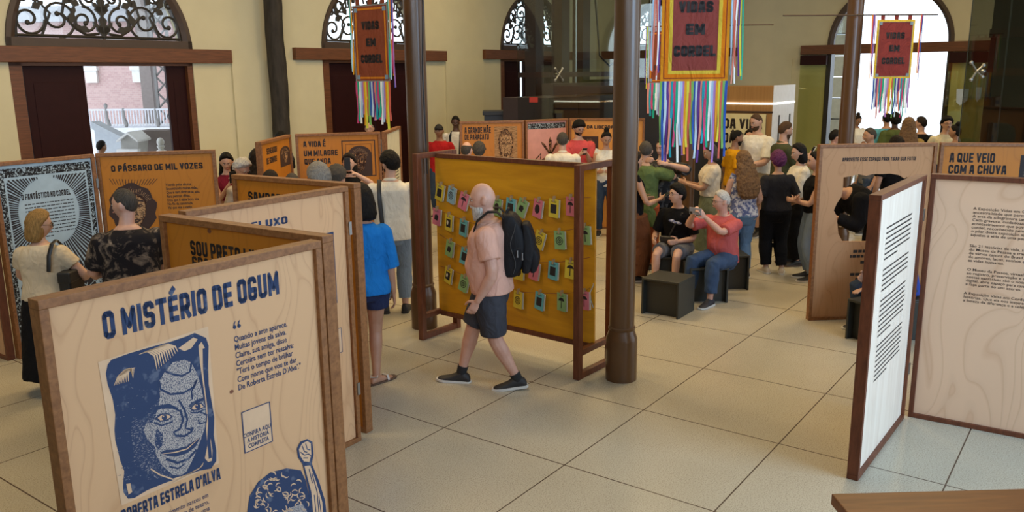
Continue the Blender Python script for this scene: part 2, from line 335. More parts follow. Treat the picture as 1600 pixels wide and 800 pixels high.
def grille(parent, R):
    mb = MB(); th = .026
    for s in (-1, 1):
        for cx, cz, r, a0, tn, sg in ((1.13, .26, .24, PI, 1.3, 1), (.70, .30, .30, PI * 1.5, 1.5, -1), (.30, .27, .22, PI * .5, 1.4, 1), (.92, .74, .24, 0, 1.4, 1), (.50, .80, .26, PI, 1.4, -1), (.20, .62, .15, PI * 1.5, 1.3, 1), (.62, 1.14, .17, PI * 1.2, 1.3, 1), (.28, 1.17, .2, 0, 1.4, -1), (1.16, .60, .13, PI, 1.2, -1)):
            k = R / 1.36
            a = a0 if s > 0 else PI - a0
            scroll(mb, s * cx * k, cz * k, r * k, a, tn, sg * s, th * .8)
        mb.tube([(s * (R * .98) * math.cos(a), 0, R * .98 * math.sin(a)) for a in [PI / 2 * q / 16 for q in range(17)]], th, 6)
        mb.tube([(s * .1, 0, .58 * R), (s * .4, 0, .54 * R), (s * .75, 0, .52 * R)], th * .8, 6)
        mb.tube([(s * .08, 0, .08), (s * .28, 0, .06), (s * .45, 0, .16), (s * .62, 0, .36), (s * .55, 0, .62)], th * .9, 6)
        mb.tube([(s * .95, 0, .04), (s * .80, 0, .36), (s * .98, 0, .56), (s * .72, 0, .86)], th * .8, 6)
        for x, z, a, l in ((.22, .12, .3, .24), (.52, .2, 1.9, .3), (.6, .5, 2.4, .26), (.7, .9, .9, .26), (.98, .5, 1.2, .24), (.4, 1.0, 1.7, .26), (1.05, .42, 2.6, .2), (.34, .5, .4, .2), (.75, .55, 1.0, .22)): leaf(mb, s * x, z, a if s > 0 else PI - a, l, .06)
    for z, l in ((.02, .34), (.34, .3), (.62, .36), (.95, .34)): leaf(mb, 0, z, PI / 2, l, .11); leaf(mb, 0, z + .06, PI / 2 + .7, l * .7, .05); leaf(mb, 0, z + .06, PI / 2 - .7, l * .7, .05)
    mb.tube([(0, 0, 0), (0, 0, R)], th, 6); mb.tube([(-R, 0, .03), (R, 0, .03)], th, 6)
    return mb.build('iron_scrollwork', M_IRON, parent, True)
def fanlight(n, org, rz, c, hw, zs, iron=True):
    mb = MB(); prof = [(hw, -.03), (hw, .14), (hw - .14, .14), (hw - .14, .02), (hw - .07, -.03)]
    mb.loft([[(c - r * math.cos(PI * k / 30), y, zs + r * math.sin(PI * k / 30)) for r, y in prof] for k in range(31)])
    if iron: mb.box((c - hw, -.03, zs - .01), (c + hw, .14, zs + .13))
    o = struct(mb.build('window_%d' % n, M_ARCH, None, loc=org, rot=(0, 0, rz)))
    g = MB(); R = hw - .14; g.poly([(c - R * math.cos(PI * k / 24), .10, zs + R * math.sin(PI * k / 24)) for k in range(25)]); g.build('glass_pane', glass('window_glass', (.97, .99, 1), .02), o)
    if iron:
        gr = grille(o, hw - .15); gr.location = (c, .05, zs + .13)
    return o
def lintel(n, org, rz, c, hw, z, h=.23):
    mb = MB(); mb.box((c - hw, -.10, z - h), (c + hw, .12, z)); return struct(bevel(mb.build('trim_%d' % n, M_BEAM, None, loc=org, rot=(0, 0, rz)), .008))
M_DOORGLASS = glass('green_door_glass', (.90, .92, .74), .06)
for i, (c, hw, zs, nm) in enumerate(DOORS_L):
    fanlight(i + 1, WL, RZL, c, hw, zs); lintel(i + 1, WL, RZL, c, 2.24, zs)
    d = MB(); zt = zs - .23
    for x0, x1 in ((c - hw, c - hw + .19), (c + hw - .10, c + hw)): d.box((x0, .02, 0), (x1, .30, zt))
    d.box((c - hw, .02, zt - .05), (c + hw, .3, zt)); D = struct(d.build('door_%d' % (i + 1), M_BEAM, None, loc=WL, rot=(0, 0, RZL)))
    spans = {'left': ((c - hw + .235, c - .36), (c + 1.04, c + hw - .10)), 'middle': ((c - hw + .20, c - .01), (c + .01, c + hw - .10)), 'far': ((c - hw + .25, c - .5), (c - .35, c + .5), (c + .62, c + hw - .1))}[nm]
    for x0, x1 in spans:
        l = MB(); l.box((x0, .10, .02), (x1, .155, zt - .05))
        for z0, z1 in ((.25, 1.2), (1.35, zt - .3)): l.box((x0 + .12, .092, z0), (x1 - .12, .10, z1))
        bevel(l.build('door_leaf', M_MAROON, D), .004)
fanlight(4, WR, RZR, 2.35, 1.45, 3.19); lintel(4, WR, RZR, 2.35, 2.1, 3.19)
fanlight(5, WR, RZR, 8.27, 1.45, 3.19, False); lintel(5, WR, RZR, 8.35, 2.18, 3.19)
for n, c in ((4, 2.35), (5, 8.27)):
    d = MB(); zt = 2.96
    for x0, x1 in ((c - 1.45, c - 1.33), (c + 1.33, c + 1.45)): d.box((x0, -.02, 0), (x1, .30, zt))
    if n == 4: d.box((c - 1.33, .1, 0), (c + 1.33, .15, zt))
    D = struct(d.build('door_%d' % n, M_MAROON if n == 4 else plain('near_black_frame', (.020, .016, .016), .4), None, loc=WR, rot=(0, 0, RZR)))
    if n == 5:
        for x0, x1 in ((c - 2.06, c - 1.40), (c + 1.40, c + 2.2)):
            g = MB(); g.box((x0, -.16, .02), (x1, -.145, 2.70)); g.build('glass_leaf', M_DOORGLASS, D)
            h = MB(); h.box((x0, -.2, 2.70), (x1, -.06, 2.94)); h.build('header_box', M_MAROON, D)
        for j, (x0, z0, wd, ht) in enumerate(((c + 1.62, 1.72, .26, .38), (c + 2.02, 1.80, .12, .34))):
            pb = MB(); pb.prism([(x0, z0 + ht), (x0 + wd, z0 + ht), (x0 + wd * .95, z0 + ht * .3), (x0 + wd * .4, z0), (x0 + .02, z0 + ht * .2)], -.17, -.165); pb.build('poster_blue', plain('pale_blue_sticker', (.45, .55, .68), .6), D)
# dark rough timber post against the wall between the doors
p = MB(); rr = random.Random(3); prof = []
p.loft([[((.165 + .012 * math.sin(z * 3 + k) + rr.uniform(-.006, .006)) * math.cos(2 * PI * k / 20), (.165 + rr.uniform(-.008, .008)) * math.sin(2 * PI * k / 20), z) for k in range(20)] for z in [i * .2 for i in range(33)]])
tp = WL + EA * 3.2 + EB * .28
tag(p.build('timber_post', wood('charred_timber', (.012, .010, .008), (.045, .036, .028), (6, 6, 1.2), False, .8), None, True, loc=tp), 'dark charred round post against the cream wall between two doors', 'post')

# cast-iron columns
def column(xy, label, r=.104, rb=.132):
    root = thing('iron_column', label, 'column', (xy[0], xy[1], 0))
    MB().lathe([(rb, 0), (rb, .012), (rb, .345), (rb * .985, .37), (r * 1.06, .425), (r * 1.03, .45)], 36).build('column_base', M_COLUMN, root, True)
    MB().lathe([(r * 1.04, .44), (r * 1.09, .447), (r * 1.09, .462), (r * 1.01, .47)], 36).build('collar', M_COLUMN, root, True)
    MB().lathe([(r, .465), (r * .985, 3.2), (r * .96, HT - .3)], 36).build('shaft', M_COLUMN, root, True)
    MB().lathe([(r * 1.02, HT - .32), (r * 1.5, HT - .2), (r * 1.7, HT - .05), (r * 1.7, HT)], 36).build('capital', M_COLUMN, root, True)
    return root
C1, C2, C3, C4 = (-.915, 8.30), (.92, 6.74), (4.52, 11.3), (2.72, 12.8)
k1 = column(C1, 'brown iron column standing behind the left side of the booklet stand'); column(C2, 'brown iron column nearest the camera at right end of booklet stand')
column(C3, 'brown iron column in front of the bright open entrance'); column(C4, 'brown iron column behind the large ribbon banner')
cb = MB(); cb.tube([(.07, -.10, 6.2), (.072, -.10, 4), (.10, -.105, 3.2), (.074, -.10, 2.6), (.09, -.10, 1.6)], .008, 6); cb.build('cable', M_BLK, k1)

# ------------------------------------------------------------------ outside
gm = MB(); gm.box((-90, 0, -.6), (90, 90, -.34)); struct(gm.build('ground', plain('pale_paving', (.62, .62, .62), .8), None, loc=(0, 27, 0)))
def brick():
    m, nt, b = nodes('pink_brick'); tc = N(nt, 'ShaderNodeTexCoord'); mp = N(nt, 'ShaderNodeMapping'); mp.inputs['Rotation'].default_value = (PI / 2, 0, 0); nt.links.new(tc.outputs['Object'], mp.inputs[0])
    t = N(nt, 'ShaderNodeTexBrick'); t.inputs['Scale'].default_value = 3.2; t.inputs['Color1'].default_value = (.52, .34, .33, 1); t.inputs['Color2'].default_value = (.60, .42, .40, 1); t.inputs['Mortar'].default_value = (.62, .52, .50, 1); t.inputs['Mortar Size'].default_value = .012
    nt.links.new(mp.outputs[0], t.inputs['Vector']); nt.links.new(t.outputs[0], b.inputs['Base Color']); b.inputs['Roughness'].default_value = .9; return m
YB = 34.
def out(px, py, y=YB): p = at_y(px, py, y); return p
bl = thing('brick_building', 'pink brick building with white arch trim seen through the left doorway', 'building', (out(181, 116).x, YB, 0))
def L2(px, py, y=YB): p = at_y(px, py, y); return (p.x - bl.location.x, p.z)
b_ = MB(); b_.box((-9, 0, -.2), (5, .6, L2(181, 34)[1])); b_.build('brick_wall', brick(), bl)
q = MB(); ri = L2(207, 100)[0]; zs = L2(181, 104)[1]
for (ra, rb_, y) in ((ri, ri + .45, -.12),): q.loft([[(-r * math.cos(PI * k / 20), yy, zs + r * math.sin(PI * k / 20)) for r, yy in ((ra, y), (rb_, y), (rb_, 0), (ra, 0))] for k in range(21)])
q.build('arch_trim', M_WHITE, bl)
for s in (-1, 1):
    i_ = MB(); i_.box((s * ri if s > 0 else -ri - .45, -.15, zs - .62), (ri + .45 if s > 0 else -ri, 0, zs)); i_.box((s * ri - (.05 if s > 0 else .55), -.2, zs - .15), (s * ri + (.55 if s > 0 else .05), 0, zs)); i_.build('impost_block', M_WHITE, bl)
r_ = MB(); z = L2(181, 34)[1]; r_.box((-9.3, -.5, z), (5.3, .8, z + .35)); r_.box((-9.3, -.35, z + .35), (5.3, .8, z + .6)); r_.build('cornice', plain('grey_cornice', (.4, .4, .42), .7), bl)
tw = thing('lattice_tower', 'grey riveted lattice pillar outside the left doorway', 'pillar', (out(253, 116, 30).x, 30, 0))
t_ = MB()
for x in (-.30, .24): t_.box((x, 0, 0), (x + .09, .1, 5.5))
for k in range(9):
    z = .4 + k * .55; t_.tube([(-.24, .05, z), (.26, .05, z + .55)], .035, 4); t_.tube([(.26, .05, z), (-.24, .05, z + .55)], .035, 4)
t_.build('lattice', plain('grey_iron', (.22, .21, .21), .6), tw)
MB().box((-.78, 0, 0), (-.38, .2, 5.5)).build('side_post', plain('grey_brown_stone', (.26, .22, .21), .7), tw)
rl = thing('iron_railing', 'white iron railing on the terrace outside the left doorway', 'railing', (out(200, 180, 27).x, 27, 0))
zt, zb = at_y(200, 170, 27).z, at_y(200, 199, 27).z; x0 = at_y(128, 180, 27).x - rl.location.x; x1 = at_y(285, 180, 27).x - rl.location.x
m_rail = plain('white_iron', (.55, .56, .62), .5)
MB().box((x0, -.03, zt - .05), (x1, .03, zt)).build('top_rail', m_rail, rl); MB().box((x0, -.03, zb), (x1, .03, zb + .05)).build('bottom_rail', m_rail, rl)
for k in range(34):
    x = x0 + (x1 - x0) * (k + .5) / 34; MB().box((x - .014, -.014, zb), (x + .014, .014, zt)).build('baluster', m_rail, rl)
for px in (169, 196, 246):
    x = at_y(px, 180, 27).x - rl.location.x; mb = MB(); mb.tube([(x, 0, zb), (x, 0, zb + .1), (x - .05, 0, zb + .3), (x - .05, 0, zt + .02)], [.06, .07, .05, .04], 8)
    if px == 169: mb.ell((x - .05, 0, zt + .1), (.06, .06, .08))
    mb.build('railing_post', plain('grey_iron', (.22, .21, .21), .6), rl)
tr = MB(); tr.box((x0 - 2, 0, -.1), (x1 + 2, 2.2, zb - .002)); tag(tr.build('terrace_block', plain('white_render', (.6, .6, .62), .8), None, loc=(rl.location.x, 26.9, 0)), 'white terrace block carrying the iron railing outside', 'terrace')
gb = thing('gable_porch', 'small grey gabled porch roof outside the left doorway', 'porch', (out(200, 220, 22).x, 22, 0))
def G2(px, py): p = at_y(px, py, 22); return (p.x - gb.location.x, p.z)
MB().prism([G2(186, 218), G2(200, 209), G2(214, 219), G2(213, 240), G2(187, 240)], .1, .7).build('gable_wall', plain('grey_stone', (.36, .35, .34), .8), gb)
MB().prism([G2(183, 219), G2(200, 206), G2(216, 219), G2(216, 222), G2(200, 210), G2(183, 222)], -.05, .8).build('gable_roof', plain('white_render', (.6, .6, .62), .8), gb)
MB().prism([G2(184, 233), G2(217, 233), G2(217, 238), G2(184, 238)], -.08, .1).build('ledge', plain('white_render', (.6, .6, .62), .8), gb)
fn = thing('ball_finial', 'grey ball finial on post outside the left doorway', 'finial', (at_y(251, 225, 21).x, 21, 0)); zf = at_y(251, 222, 21).z
MB().ell((0, 0, zf), (.09, .09, .11)).build('ball', plain('light_grey_stone', (.5, .5, .5), .6), fn, True)
MB().lathe([(.12, -.1), (.12, zf - .22), (.06, zf - .18), (.1, zf - .1), (.05, zf - .08)], 16).build('pedestal', plain('light_grey_stone', (.5, .5, .5), .6), fn, True)
db = MB(); a = at_y(217, 204, 23); b2 = at_y(275, 204, 23); db.box((0, 0, -.1), (b2.x - a.x, .6, a.z)); tag(db.build('garden_wall', plain('dark_brown_wall', (.11, .085, .075), .8), None, loc=(a.x, 23, 0)), 'dark brown low wall outside behind the ball finial', 'wall')
rf = MB(); a = at_y(142, 190, 24.5); b2 = at_y(192, 215, 24.5); rf.prism([(0, 0), (b2.x - a.x, b2.z - a.z), (b2.x - a.x, b2.z - a.z - .10), (0, -.22)], 0, .5); rf.prism([(0.02, -.24), (b2.x - a.x, b2.z - a.z - .12), (b2.x - a.x, -a.z - .3), (.02, -a.z - .3)], .1, .4)
tag(rf.build('shed_roof', plain('grey_tile', (.30, .32, .35), .7), None, loc=(a.x, 24.5, a.z)), 'pale sloping roof outside below the terrace railing', 'roof')
# stone pier beyond the open entrance
sp = thing('stone_pier', 'pale grooved stone pier outside the open entrance', 'pier', tuple(at_y(1299, 150, 25.5) * V((1, 1, 0)) if False else (at_y(1299, 150, 25.5).x, 25.5, 0)), RZR)
for k in range(10): bevel(MB().box((-.55, 0, k * .62 - .1), (.35, .7, k * .62 + .49)).build('stone_block', plain('pale_stone', (.58, .58, .54), .8), sp), .03, 2)

# ------------------------------------------------------------------ glass lift hall, kiosk, right-hand glazing
M_GLASS = glass('lift_glass', (.84, .89, .88), .0)
M_DKGLASS = glass('smoked_glass', (.50, .53, .52), .02)
M_DKBEAM = plain('dark_red_beam', (.045, .014, .010), .45); M_DKCOL = plain('dark_red_steel', (.030, .014, .012), .45)
P0 = V((.14, 15.5, 0)); P1 = V((.78, 15.03, 0))
gl = thing('glass_lift', 'tall glass lift enclosure with dark red steelwork behind the panels', 'lift', tuple(P1), TH)
LF = 7.6                                            # local x runs along EA from the near corner, local y along -EB
for x0, x1 in ((0.01, 2.6), (2.62, 5.2), (5.22, LF)): MB().box((x0, 0, .03), (x1, .014, HT - .05)).build('glass_pane', M_GLASS, gl)
MB().box((0, .02, .03), (.014, .80, HT - .05)).build('glass_pane', M_GLASS, gl)
MB().box((.05, .06, 2.49), (LF, .16, 2.58)).build('cross_beam', M_DKBEAM, gl); MB().box((.05, .06, 2.17), (LF, .3, 2.38)).build('cross_beam', M_DKBEAM, gl); MB().box((.02, .1, 2.49), (.1, .8, 2.58)).build('cross_beam', M_DKBEAM, gl)
for x, y in ((1.6, 1.5), (2.5, 1.45), (3.25, 1.4), (4.6, 1.0), (6.4, 1.2)): MB().box((x, y, 0), (x + .30, y + .26, HT - .05)).build('steel_post', M_DKCOL, gl)
for x, y in ((2.0, .8), (5.4, .9)): MB().tube([(x, y, 0), (x, y, HT - .05)], .02, 8).build('guide_rail', M_STEEL, gl)
MB().tube([(2.4, .6, 4.0), (2.6, .6, 2.9), (3.0, .6, 2.7), (3.6, .6, 2.9), (4.0, .6, 4.2)], .02, 6).build('hanging_cable', M_BLK, gl)
for x, z in ((.12, 2.54), (2.61, 2.54), (5.21, 2.54)):
    s = MB()
    for dx, dz in ((-.12, .1), (.12, .1), (-.12, -.1), (.12, -.1)): s.tube([(x, -.02, z), (x + dx, -.02, z + dz)], .014, 6); s.ell((x + dx, -.02, z + dz), (.025, .02, .025), 8, 6)
    s.tube([(x, -.03, z), (x, .1, z)], .02, 8); s.build('spider_fitting', M_STEEL, gl)
cab = MB(); cab.box((.35, .35, .02), (3.0, 1.4, 2.12)); cab.build('lift_car', M_DKCOL, gl)
for x0, x1 in ((.5, 1.3), (1.33, 2.3)): MB().box((x0, .31, .1), (x1, .35, 2.0)).build('lift_door', M_MAROON, gl)
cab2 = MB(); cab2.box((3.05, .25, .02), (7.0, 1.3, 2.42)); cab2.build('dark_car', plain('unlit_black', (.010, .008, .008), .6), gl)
MB().box((.05, -.02, 1.60), (.22, -.005, 1.86)).build('notice', M_BLK, gl); MB().box((-.012, .35, 2.05), (-.004, .53, 2.14)).build('red_sign', plain('red_sign', (.4, .03, .02), .5), gl)
ks = thing('ticket_kiosk', 'wood and white kiosk with a glowing light strip', 'kiosk', (4.82, 15.5, 0), TH)
M_OAK = wood('oak_veneer', (.26, .135, .045), (.33, .18, .065), (14, 14, .8), False, .5)
MB().box((.012, 0.012, 0), (1.19, 2.3, 2.28)).build('kiosk_body', M_OAK, ks)
MB().box((0, 0, 0), (1.2, .012, 2.3)).build('white_face', plain('white_gloss', (.62, .66, .74), .35), ks)
for x in (.32, .92): MB().box((x, -.012, .5), (x + .05, 0, 1.75)).build('dark_slot', M_BLK, ks)
MB().box((-.008, -.008, 1.955), (1.2, 2.3, 1.985)).build('light_strip', emit('strip_light', (1, .93, .78), 3.0), ks)
MB().box((-.004, 0, 1.80), (.012, 2.3, 1.83)).build('dark_joint', M_DKCOL, ks)
sg = MB(); sg.box((-.02, .12, .9), (-.002, 1.4, 1.78)); sign = thing('text_sign', 'cream sign with black capitals on the kiosk front', 'sign', (4.82, 15.5, 0), TH)
sg.build('sign_board', plain('cream_sign', (.62, .56, .33), .7), sign)
for k, (t, wd, u) in enumerate((('TODA VIDA', 1.02, -1.20), ('DÁ UM', .55, -.93), ('CORDEL', .70, -.95))):
    tx = block_text(t, sign, 'lettering', u, 1.50 - k * .27, wd, .19, M_BLACKINK); tx.rotation_euler = (0, 0, -PI / 2); tx.location = (-.023, 0, 0)
# glazed lobby on the far right
G0 = at_y(1497, 235, 12.4); gv = thing('glazed_lobby', 'dark glass lobby with spider fitting at the right edge', 'lobby', (G0.x, 12.4, 0), TH - PI / 2)
MB().box((0, 0, .02), (1.55, .015, HT - .05)).build('glass_pane', M_DKGLASS, gv); MB().box((1.57, 0, .02), (3.4, .015, HT - .05)).build('glass_pane', M_DKGLASS, gv)
MB().box((-.012, -.004, .02), (-.001, .02, HT - .05)).build('glass_edge', plain('dark_glass_edge', (.02, .03, .03), .3), gv)
MB().box((.20, .55, 0), (3.6, .62, HT - .05)).build('back_panel', plain('dark_lobby_wall', (.018, .015, .014), .6), gv)
MB().box((.16, .36, 2.45), (3.5, .46, 2.56)).build('cross_beam', M_BEAM, gv); MB().box((.2, .36, 3.0), (3.4, .5, 3.12)).build('cross_beam', M_DKBEAM, gv)
MB().box((.98, .36, 0), (1.08, .5, HT - .05)).build('steel_post', plain('grey_post', (.12, .12, .12), .6), gv); MB().tube([(.46, .2, 0), (.46, .2, HT - .05)], .012, 6).build('guide_rail', M_STEEL, gv)
s = MB()
for dx, dz in ((-.02, .12), (.0, -.12), (.14, .08), (.14, -.08)): s.tube([(.14, -.03, 2.52), (.08 + dx, -.03, 2.52 + dz)], .016, 6); s.ell((.08 + dx, -.03, 2.52 + dz), (.03, .02, .03), 8, 6)
s.ell((.22, -.04, 2.52), (.035, .035, .035)); s.build('spider_fitting', M_STEEL, gv)

# ------------------------------------------------------------------ exhibition panels
PH = 1.83
class Sheet: pass
def panel(label, Lc, ang, W=1.23, ply=None, frame=None, cut=None, H=PH, fw=.034, dp=.072, group='framed plywood exhibition panels'):
    s = Sheet(); s.a = math.radians(ang); s.L = V((Lc[0], Lc[1], 0)); s.W = W; s.H = H; s.y = .0205
    s.root = thing('exhibition_panel', label, 'panel', tuple(s.L), s.a, group); fr = frame or M_FRAME
    for z0, z1, nm in ((0.0, fw, 'bottom_rail'), (H - fw, H, 'top_rail')): bevel(MB().box((0, 0, z0), (W, dp, z1)).build(nm, fr, s.root), .003)
    for x0 in (0, W - fw): bevel(MB().box((x0, .0008, fw), (x0 + fw, dp - .0008, H - fw)).build('stile', fr, s.root), .003)
    if cut:
        from mathutils.geometry import tessellate_polygon
        o = [(fw, fw), (W - fw, fw), (W - fw, H - fw), (fw, H - fw)]; allp = o + cut; tri = tessellate_polygon([[V((p[0], p[1], 0)) for p in o], [V((p[0], p[1], 0)) for p in cut]])
        mb = MB(); n = len(allp); mb.add([(p[0], .022, p[1]) for p in allp] + [(p[0], .04, p[1]) for p in allp], [t for t in tri] + [tuple(i + n for i in reversed(t)) for t in tri] + [(4 + i, 4 + (i + 1) % len(cut), 4 + (i + 1) % len(cut) + n, 4 + i + n) for i in range(len(cut))])
    else: mb = MB().box((fw, .022, fw), (W - fw, .04, H - fw))
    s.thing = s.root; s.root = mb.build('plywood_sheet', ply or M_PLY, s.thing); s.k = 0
    return s
def uv(s, px, py):
    M = Matrix.Rotation(-s.a, 3, 'Z'); d = M @ ray(px, py); o = M @ (EYE - s.L); t = (s.y - o.y) / d.y; q = o + d * t; return (q.x, q.z)
def lay(s): s.k += 1; return s.y - .0003 * s.k
def title(s, text, p0, p1, top, mat=M_BLACKINK, name='title_lettering'):
    a, b, t = uv(s, *p0), uv(s, *p1), uv(s, *top)
    return block_text(text, s.root, name, a[0], (a[1] + b[1]) / 2, b[0] - a[0], t[1] - a[1], mat, s.y)
def end(L, ang, W): return (L[0] + W * math.cos(math.radians(ang)), L[1] + W * math.sin(math.radians(ang)))
def start(R, ang, W=1.23): return (R[0] - W * math.cos(math.radians(ang)), R[1] - W * math.sin(math.radians(ang)))

# generic woodcut face in a unit box, mapped by T
def woodcut(s, T, ink, lit, dark, pale, outline='head', name='woodcut_portrait', seed=1, hair=True, bg=None):
    mb = MB(); r = random.Random(seed); y = lay(s)
    def fl(pts, mi, dy): mb.cur = mi; mb.flat([T(p) for p in pts], y - dy)
    def ln(pts, wd, mi, dy): mb.cur = mi; mb.line([T(p) for p in pts], wd * (T((1, 0))[0] - T((0, 0))[0]), y - dy)
    if outline == 'rect':
        fl([(0, 0), (1, 0), (1, 1), (0, 1)], 4 if bg else 0, 0)
        if bg: fl([(.2, .42), (.16, .66), (.26, .86), (.5, .95), (.74, .86), (.84, .66), (.8, .42), (.72, .22), (.9, .16), (1, .06), (1, 0), (0, 0), (0, .06), (.1, .16), (.28, .22)], 0, .0001)
    elif outline == 'arch': fl([(0, 0), (1, 0)] + [(.5 + .5 * math.cos(PI * k / 16), .68 + .32 * math.sin(PI * k / 16)) for k in range(17)], 0, 0)
    else: fl([(.5 + (.46 + .03 * math.sin(k * 2.1)) * math.cos(2 * PI * k / 30), .5 + (.5 + .02 * math.cos(k * 1.7)) * math.sin(2 * PI * k / 30)) for k in range(30)], 0, 0)
    fl([(.24, .62), (.28, .40), (.36, .22), (.5, .12), (.64, .2), (.74, .40), (.77, .62), (.70, .74), (.5, .79), (.3, .74)], 2, .0002)
    fl([(.44, .74), (.66, .72), (.74, .58), (.72, .40), (.62, .22), (.52, .15), (.46, .3), (.5, .45)], 1, .0004)
    for x in (.38, .62):
        fl([(x - .09, .55), (x - .04, .585), (x + .05, .585), (x + .09, .555), (x + .03, .525), (x - .05, .525)], 0, .0006); fl([(x - .06, .555), (x, .575), (x + .06, .555), (x, .535)], 3, .0008); fl([(x + .022 * math.cos(k * .8), .555 + .02 * math.sin(k * .8)) for k in range(8)], 0, .001)
        ln([(x - .11, .62), (x - .02, .66), (x + .1, .64)], .032, 0, .0006)
    ln([(.47, .62), (.45, .45), (.42, .39), (.5, .36), (.58, .39), (.55, .43)], .022, 0, .0006)
    fl([(.36, .27), (.46, .30), (.5, .29), (.55, .30), (.65, .28), (.56, .22), (.44, .22)], 0, .0006); ln([(.4, .265), (.5, .255), (.6, .27)], .012, 3, .0008)
    ln([(.42, .18), (.5, .165), (.58, .18)], .016, 0, .0006); ln([(.31, .45), (.34, .33), (.4, .27)], .014, 0, .0006); ln([(.69, .45), (.68, .34), (.64, .28)], .014, 0, .0006)
    if hair:
        for k in range(26):
            a = PI * (.08 + .84 * k / 25); ln([(.5 + .28 * math.cos(a), .58 + .24 * math.sin(a)), (.5 + (.36 + r.uniform(0, .03)) * math.cos(a + .06), .58 + (.31 + r.uniform(0, .05)) * math.sin(a + .06))], .008, 3, .0004)
    return mb.build(name, [ink, lit, dark, pale] + ([bg] if bg else []), s.root)
def boxmap(s, p_bl, p_tr):
    a, b = uv(s, *p_bl), uv(s, *p_tr); return lambda p: (a[0] + (b[0] - a[0]) * p[0], a[1] + (b[1] - a[1]) * p[1])

bp_ = at_y(985, 200, 14.0); bq_ = at_y(1131, 200, 14.0); m_ = MB(); m_.box((0, 0, 0), (bq_.x - bp_.x, .35, 2.42)); m_.box((-.02, -.02, 2.42), (bq_.x - bp_.x + .02, .37, 2.47))
tag(bevel(m_.build('dark_backdrop', plain('unlit_black', (.010, .008, .008), .6), None, loc=(bp_.x, 14.0, 0)), .006), 'black partition added for the dark lift interior behind the hanging ribbons', 'backdrop')  # added block, painted black in place of the unlit lift interior
bp_ = at_y(754, 180, 16.3); dk = thing('dark_counter', 'dark blue-black counter behind the far woodcut panel', 'counter', (bp_.x, 16.3, 0))
bevel(MB().box((0, 0, 1.78), (.72, .6, 1.86)).build('counter_top', M_BLK, dk), .004); bevel(MB().box((.03, .03, 0), (.69, .57, 1.78)).build('counter_body', plain('blue_black', (.012, .016, .026), .5), dk), .004)

# ---- the zigzag of four leaves in the foreground
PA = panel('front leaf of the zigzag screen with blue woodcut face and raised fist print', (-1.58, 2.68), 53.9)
PB = panel('orange-lit leaf behind the front one, black capitals and a knot near its corner', start((-.872, 3.765), -33), -33, 1.23, M_PLY_WARMLIT)
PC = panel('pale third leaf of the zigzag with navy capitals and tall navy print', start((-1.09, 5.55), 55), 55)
PD = panel('rear leaf of the zigzag, orange, one line of black capitals under its top rail', start((-1.075, 5.665), -31.5), -31.5, 1.23, M_PLY_WARMLIT)
title(PA, 'O MISTÉRIO DE OGUM', (163, 528), (437, 462), (160, 484), M_INK)
a0 = uv(PA, 200, 806)
def inkmap(px, py, sc_): return lambda p: uv(PA, p[0] / sc_ + px, p[1] / sc_ + py)
Z = inkmap(150, 480, 2.5)
mb = MB(); y = PA.y
def fl(pts, mi, k): mb.cur = mi; mb.flat([Z(p) for p in pts], y - .0003 * k)
def ln(pts, wd, mi, k, closed=False): mb.cur = mi; mb.line([Z(p) for p in pts], ([q * .0017 for q in wd] if isinstance(wd, list) else wd * .0017), y - .0003 * k, closed)
fl([(8, 215), (438, 75), (480, 610), (100, 775)], 3, 0)
fl([(45, 225), (60, 205), (130, 180), (215, 155), (290, 135), (350, 115), (385, 100), (430, 120), (440, 150), (438, 230), (440, 300), (450, 360), (462, 430), (460, 500), (470, 560), (470, 600), (450, 630), (400, 640), (330, 665), (260, 690), (200, 715), (150, 745), (125, 748), (108, 725), (105, 700), (110, 640), (95, 600), (75, 520), (72, 480), (75, 420), (65, 360), (45, 300), (38, 260)], 0, 1)
fl([(400, 150), (412, 135), (425, 160), (427, 240), (431, 300), (443, 380), (447, 440), (445, 500), (455, 560), (452, 600), (438, 605), (425, 590), (435, 540), (430, 480), (432, 420), (425, 350), (415, 280), (405, 210)], 4, 2)
ln([(423, 160), (424, 240), (430, 300), (440, 380), (444, 450), (440, 520), (446, 590)], 9, 0, 3)
fl([(322, 160), (380, 118), (397, 125), (372, 160), (345, 172)], 4, 2); fl([(118, 690), (134, 688), (141, 722), (127, 732)], 4, 2); fl([(262, 693), (330, 662), (400, 634), (420, 605), (416, 620), (372, 646), (268, 700)], 4, 2)
fl([(150, 430), (190, 445), (215, 390), (300, 300), (335, 400), (300, 480), (300, 600), (320, 655), (240, 670), (180, 640), (145, 560), (135, 480)], 2, 2)
fl([(300, 215), (345, 205), (370, 215), (395, 260), (410, 310), (420, 360), (430, 420), (425, 470), (405, 530), (380, 590), (355, 640), (330, 658), (300, 655), (260, 620), (235, 580), (230, 545), (200, 515), (185, 480), (195, 455), (222, 450), (240, 400), (250, 350), (245, 290), (270, 250)], 1, 3)
fl([(236, 470), (262, 500), (258, 540), (240, 560), (228, 530)], 2, 4)
fl([(208, 402), (240, 384), (285, 376), (318, 392), (328, 410), (300, 396), (255, 396), (215, 412)], 0, 5); fl([(360, 388), (372, 372), (398, 360), (420, 352), (420, 364), (390, 376), (368, 390)], 0, 5)
for e in ([(228, 434), (250, 416), (282, 414), (302, 428), (276, 444), (246, 448)], [(364, 396), (382, 374), (412, 372), (426, 390), (402, 402), (378, 405)]): fl(e, 0, 5)
fl([(240, 432), (256, 420), (280, 419), (293, 428), (272, 439), (250, 442)], 4, 6); fl([(372, 394), (386, 379), (410, 377), (419, 389), (400, 397), (382, 400)], 4, 6)
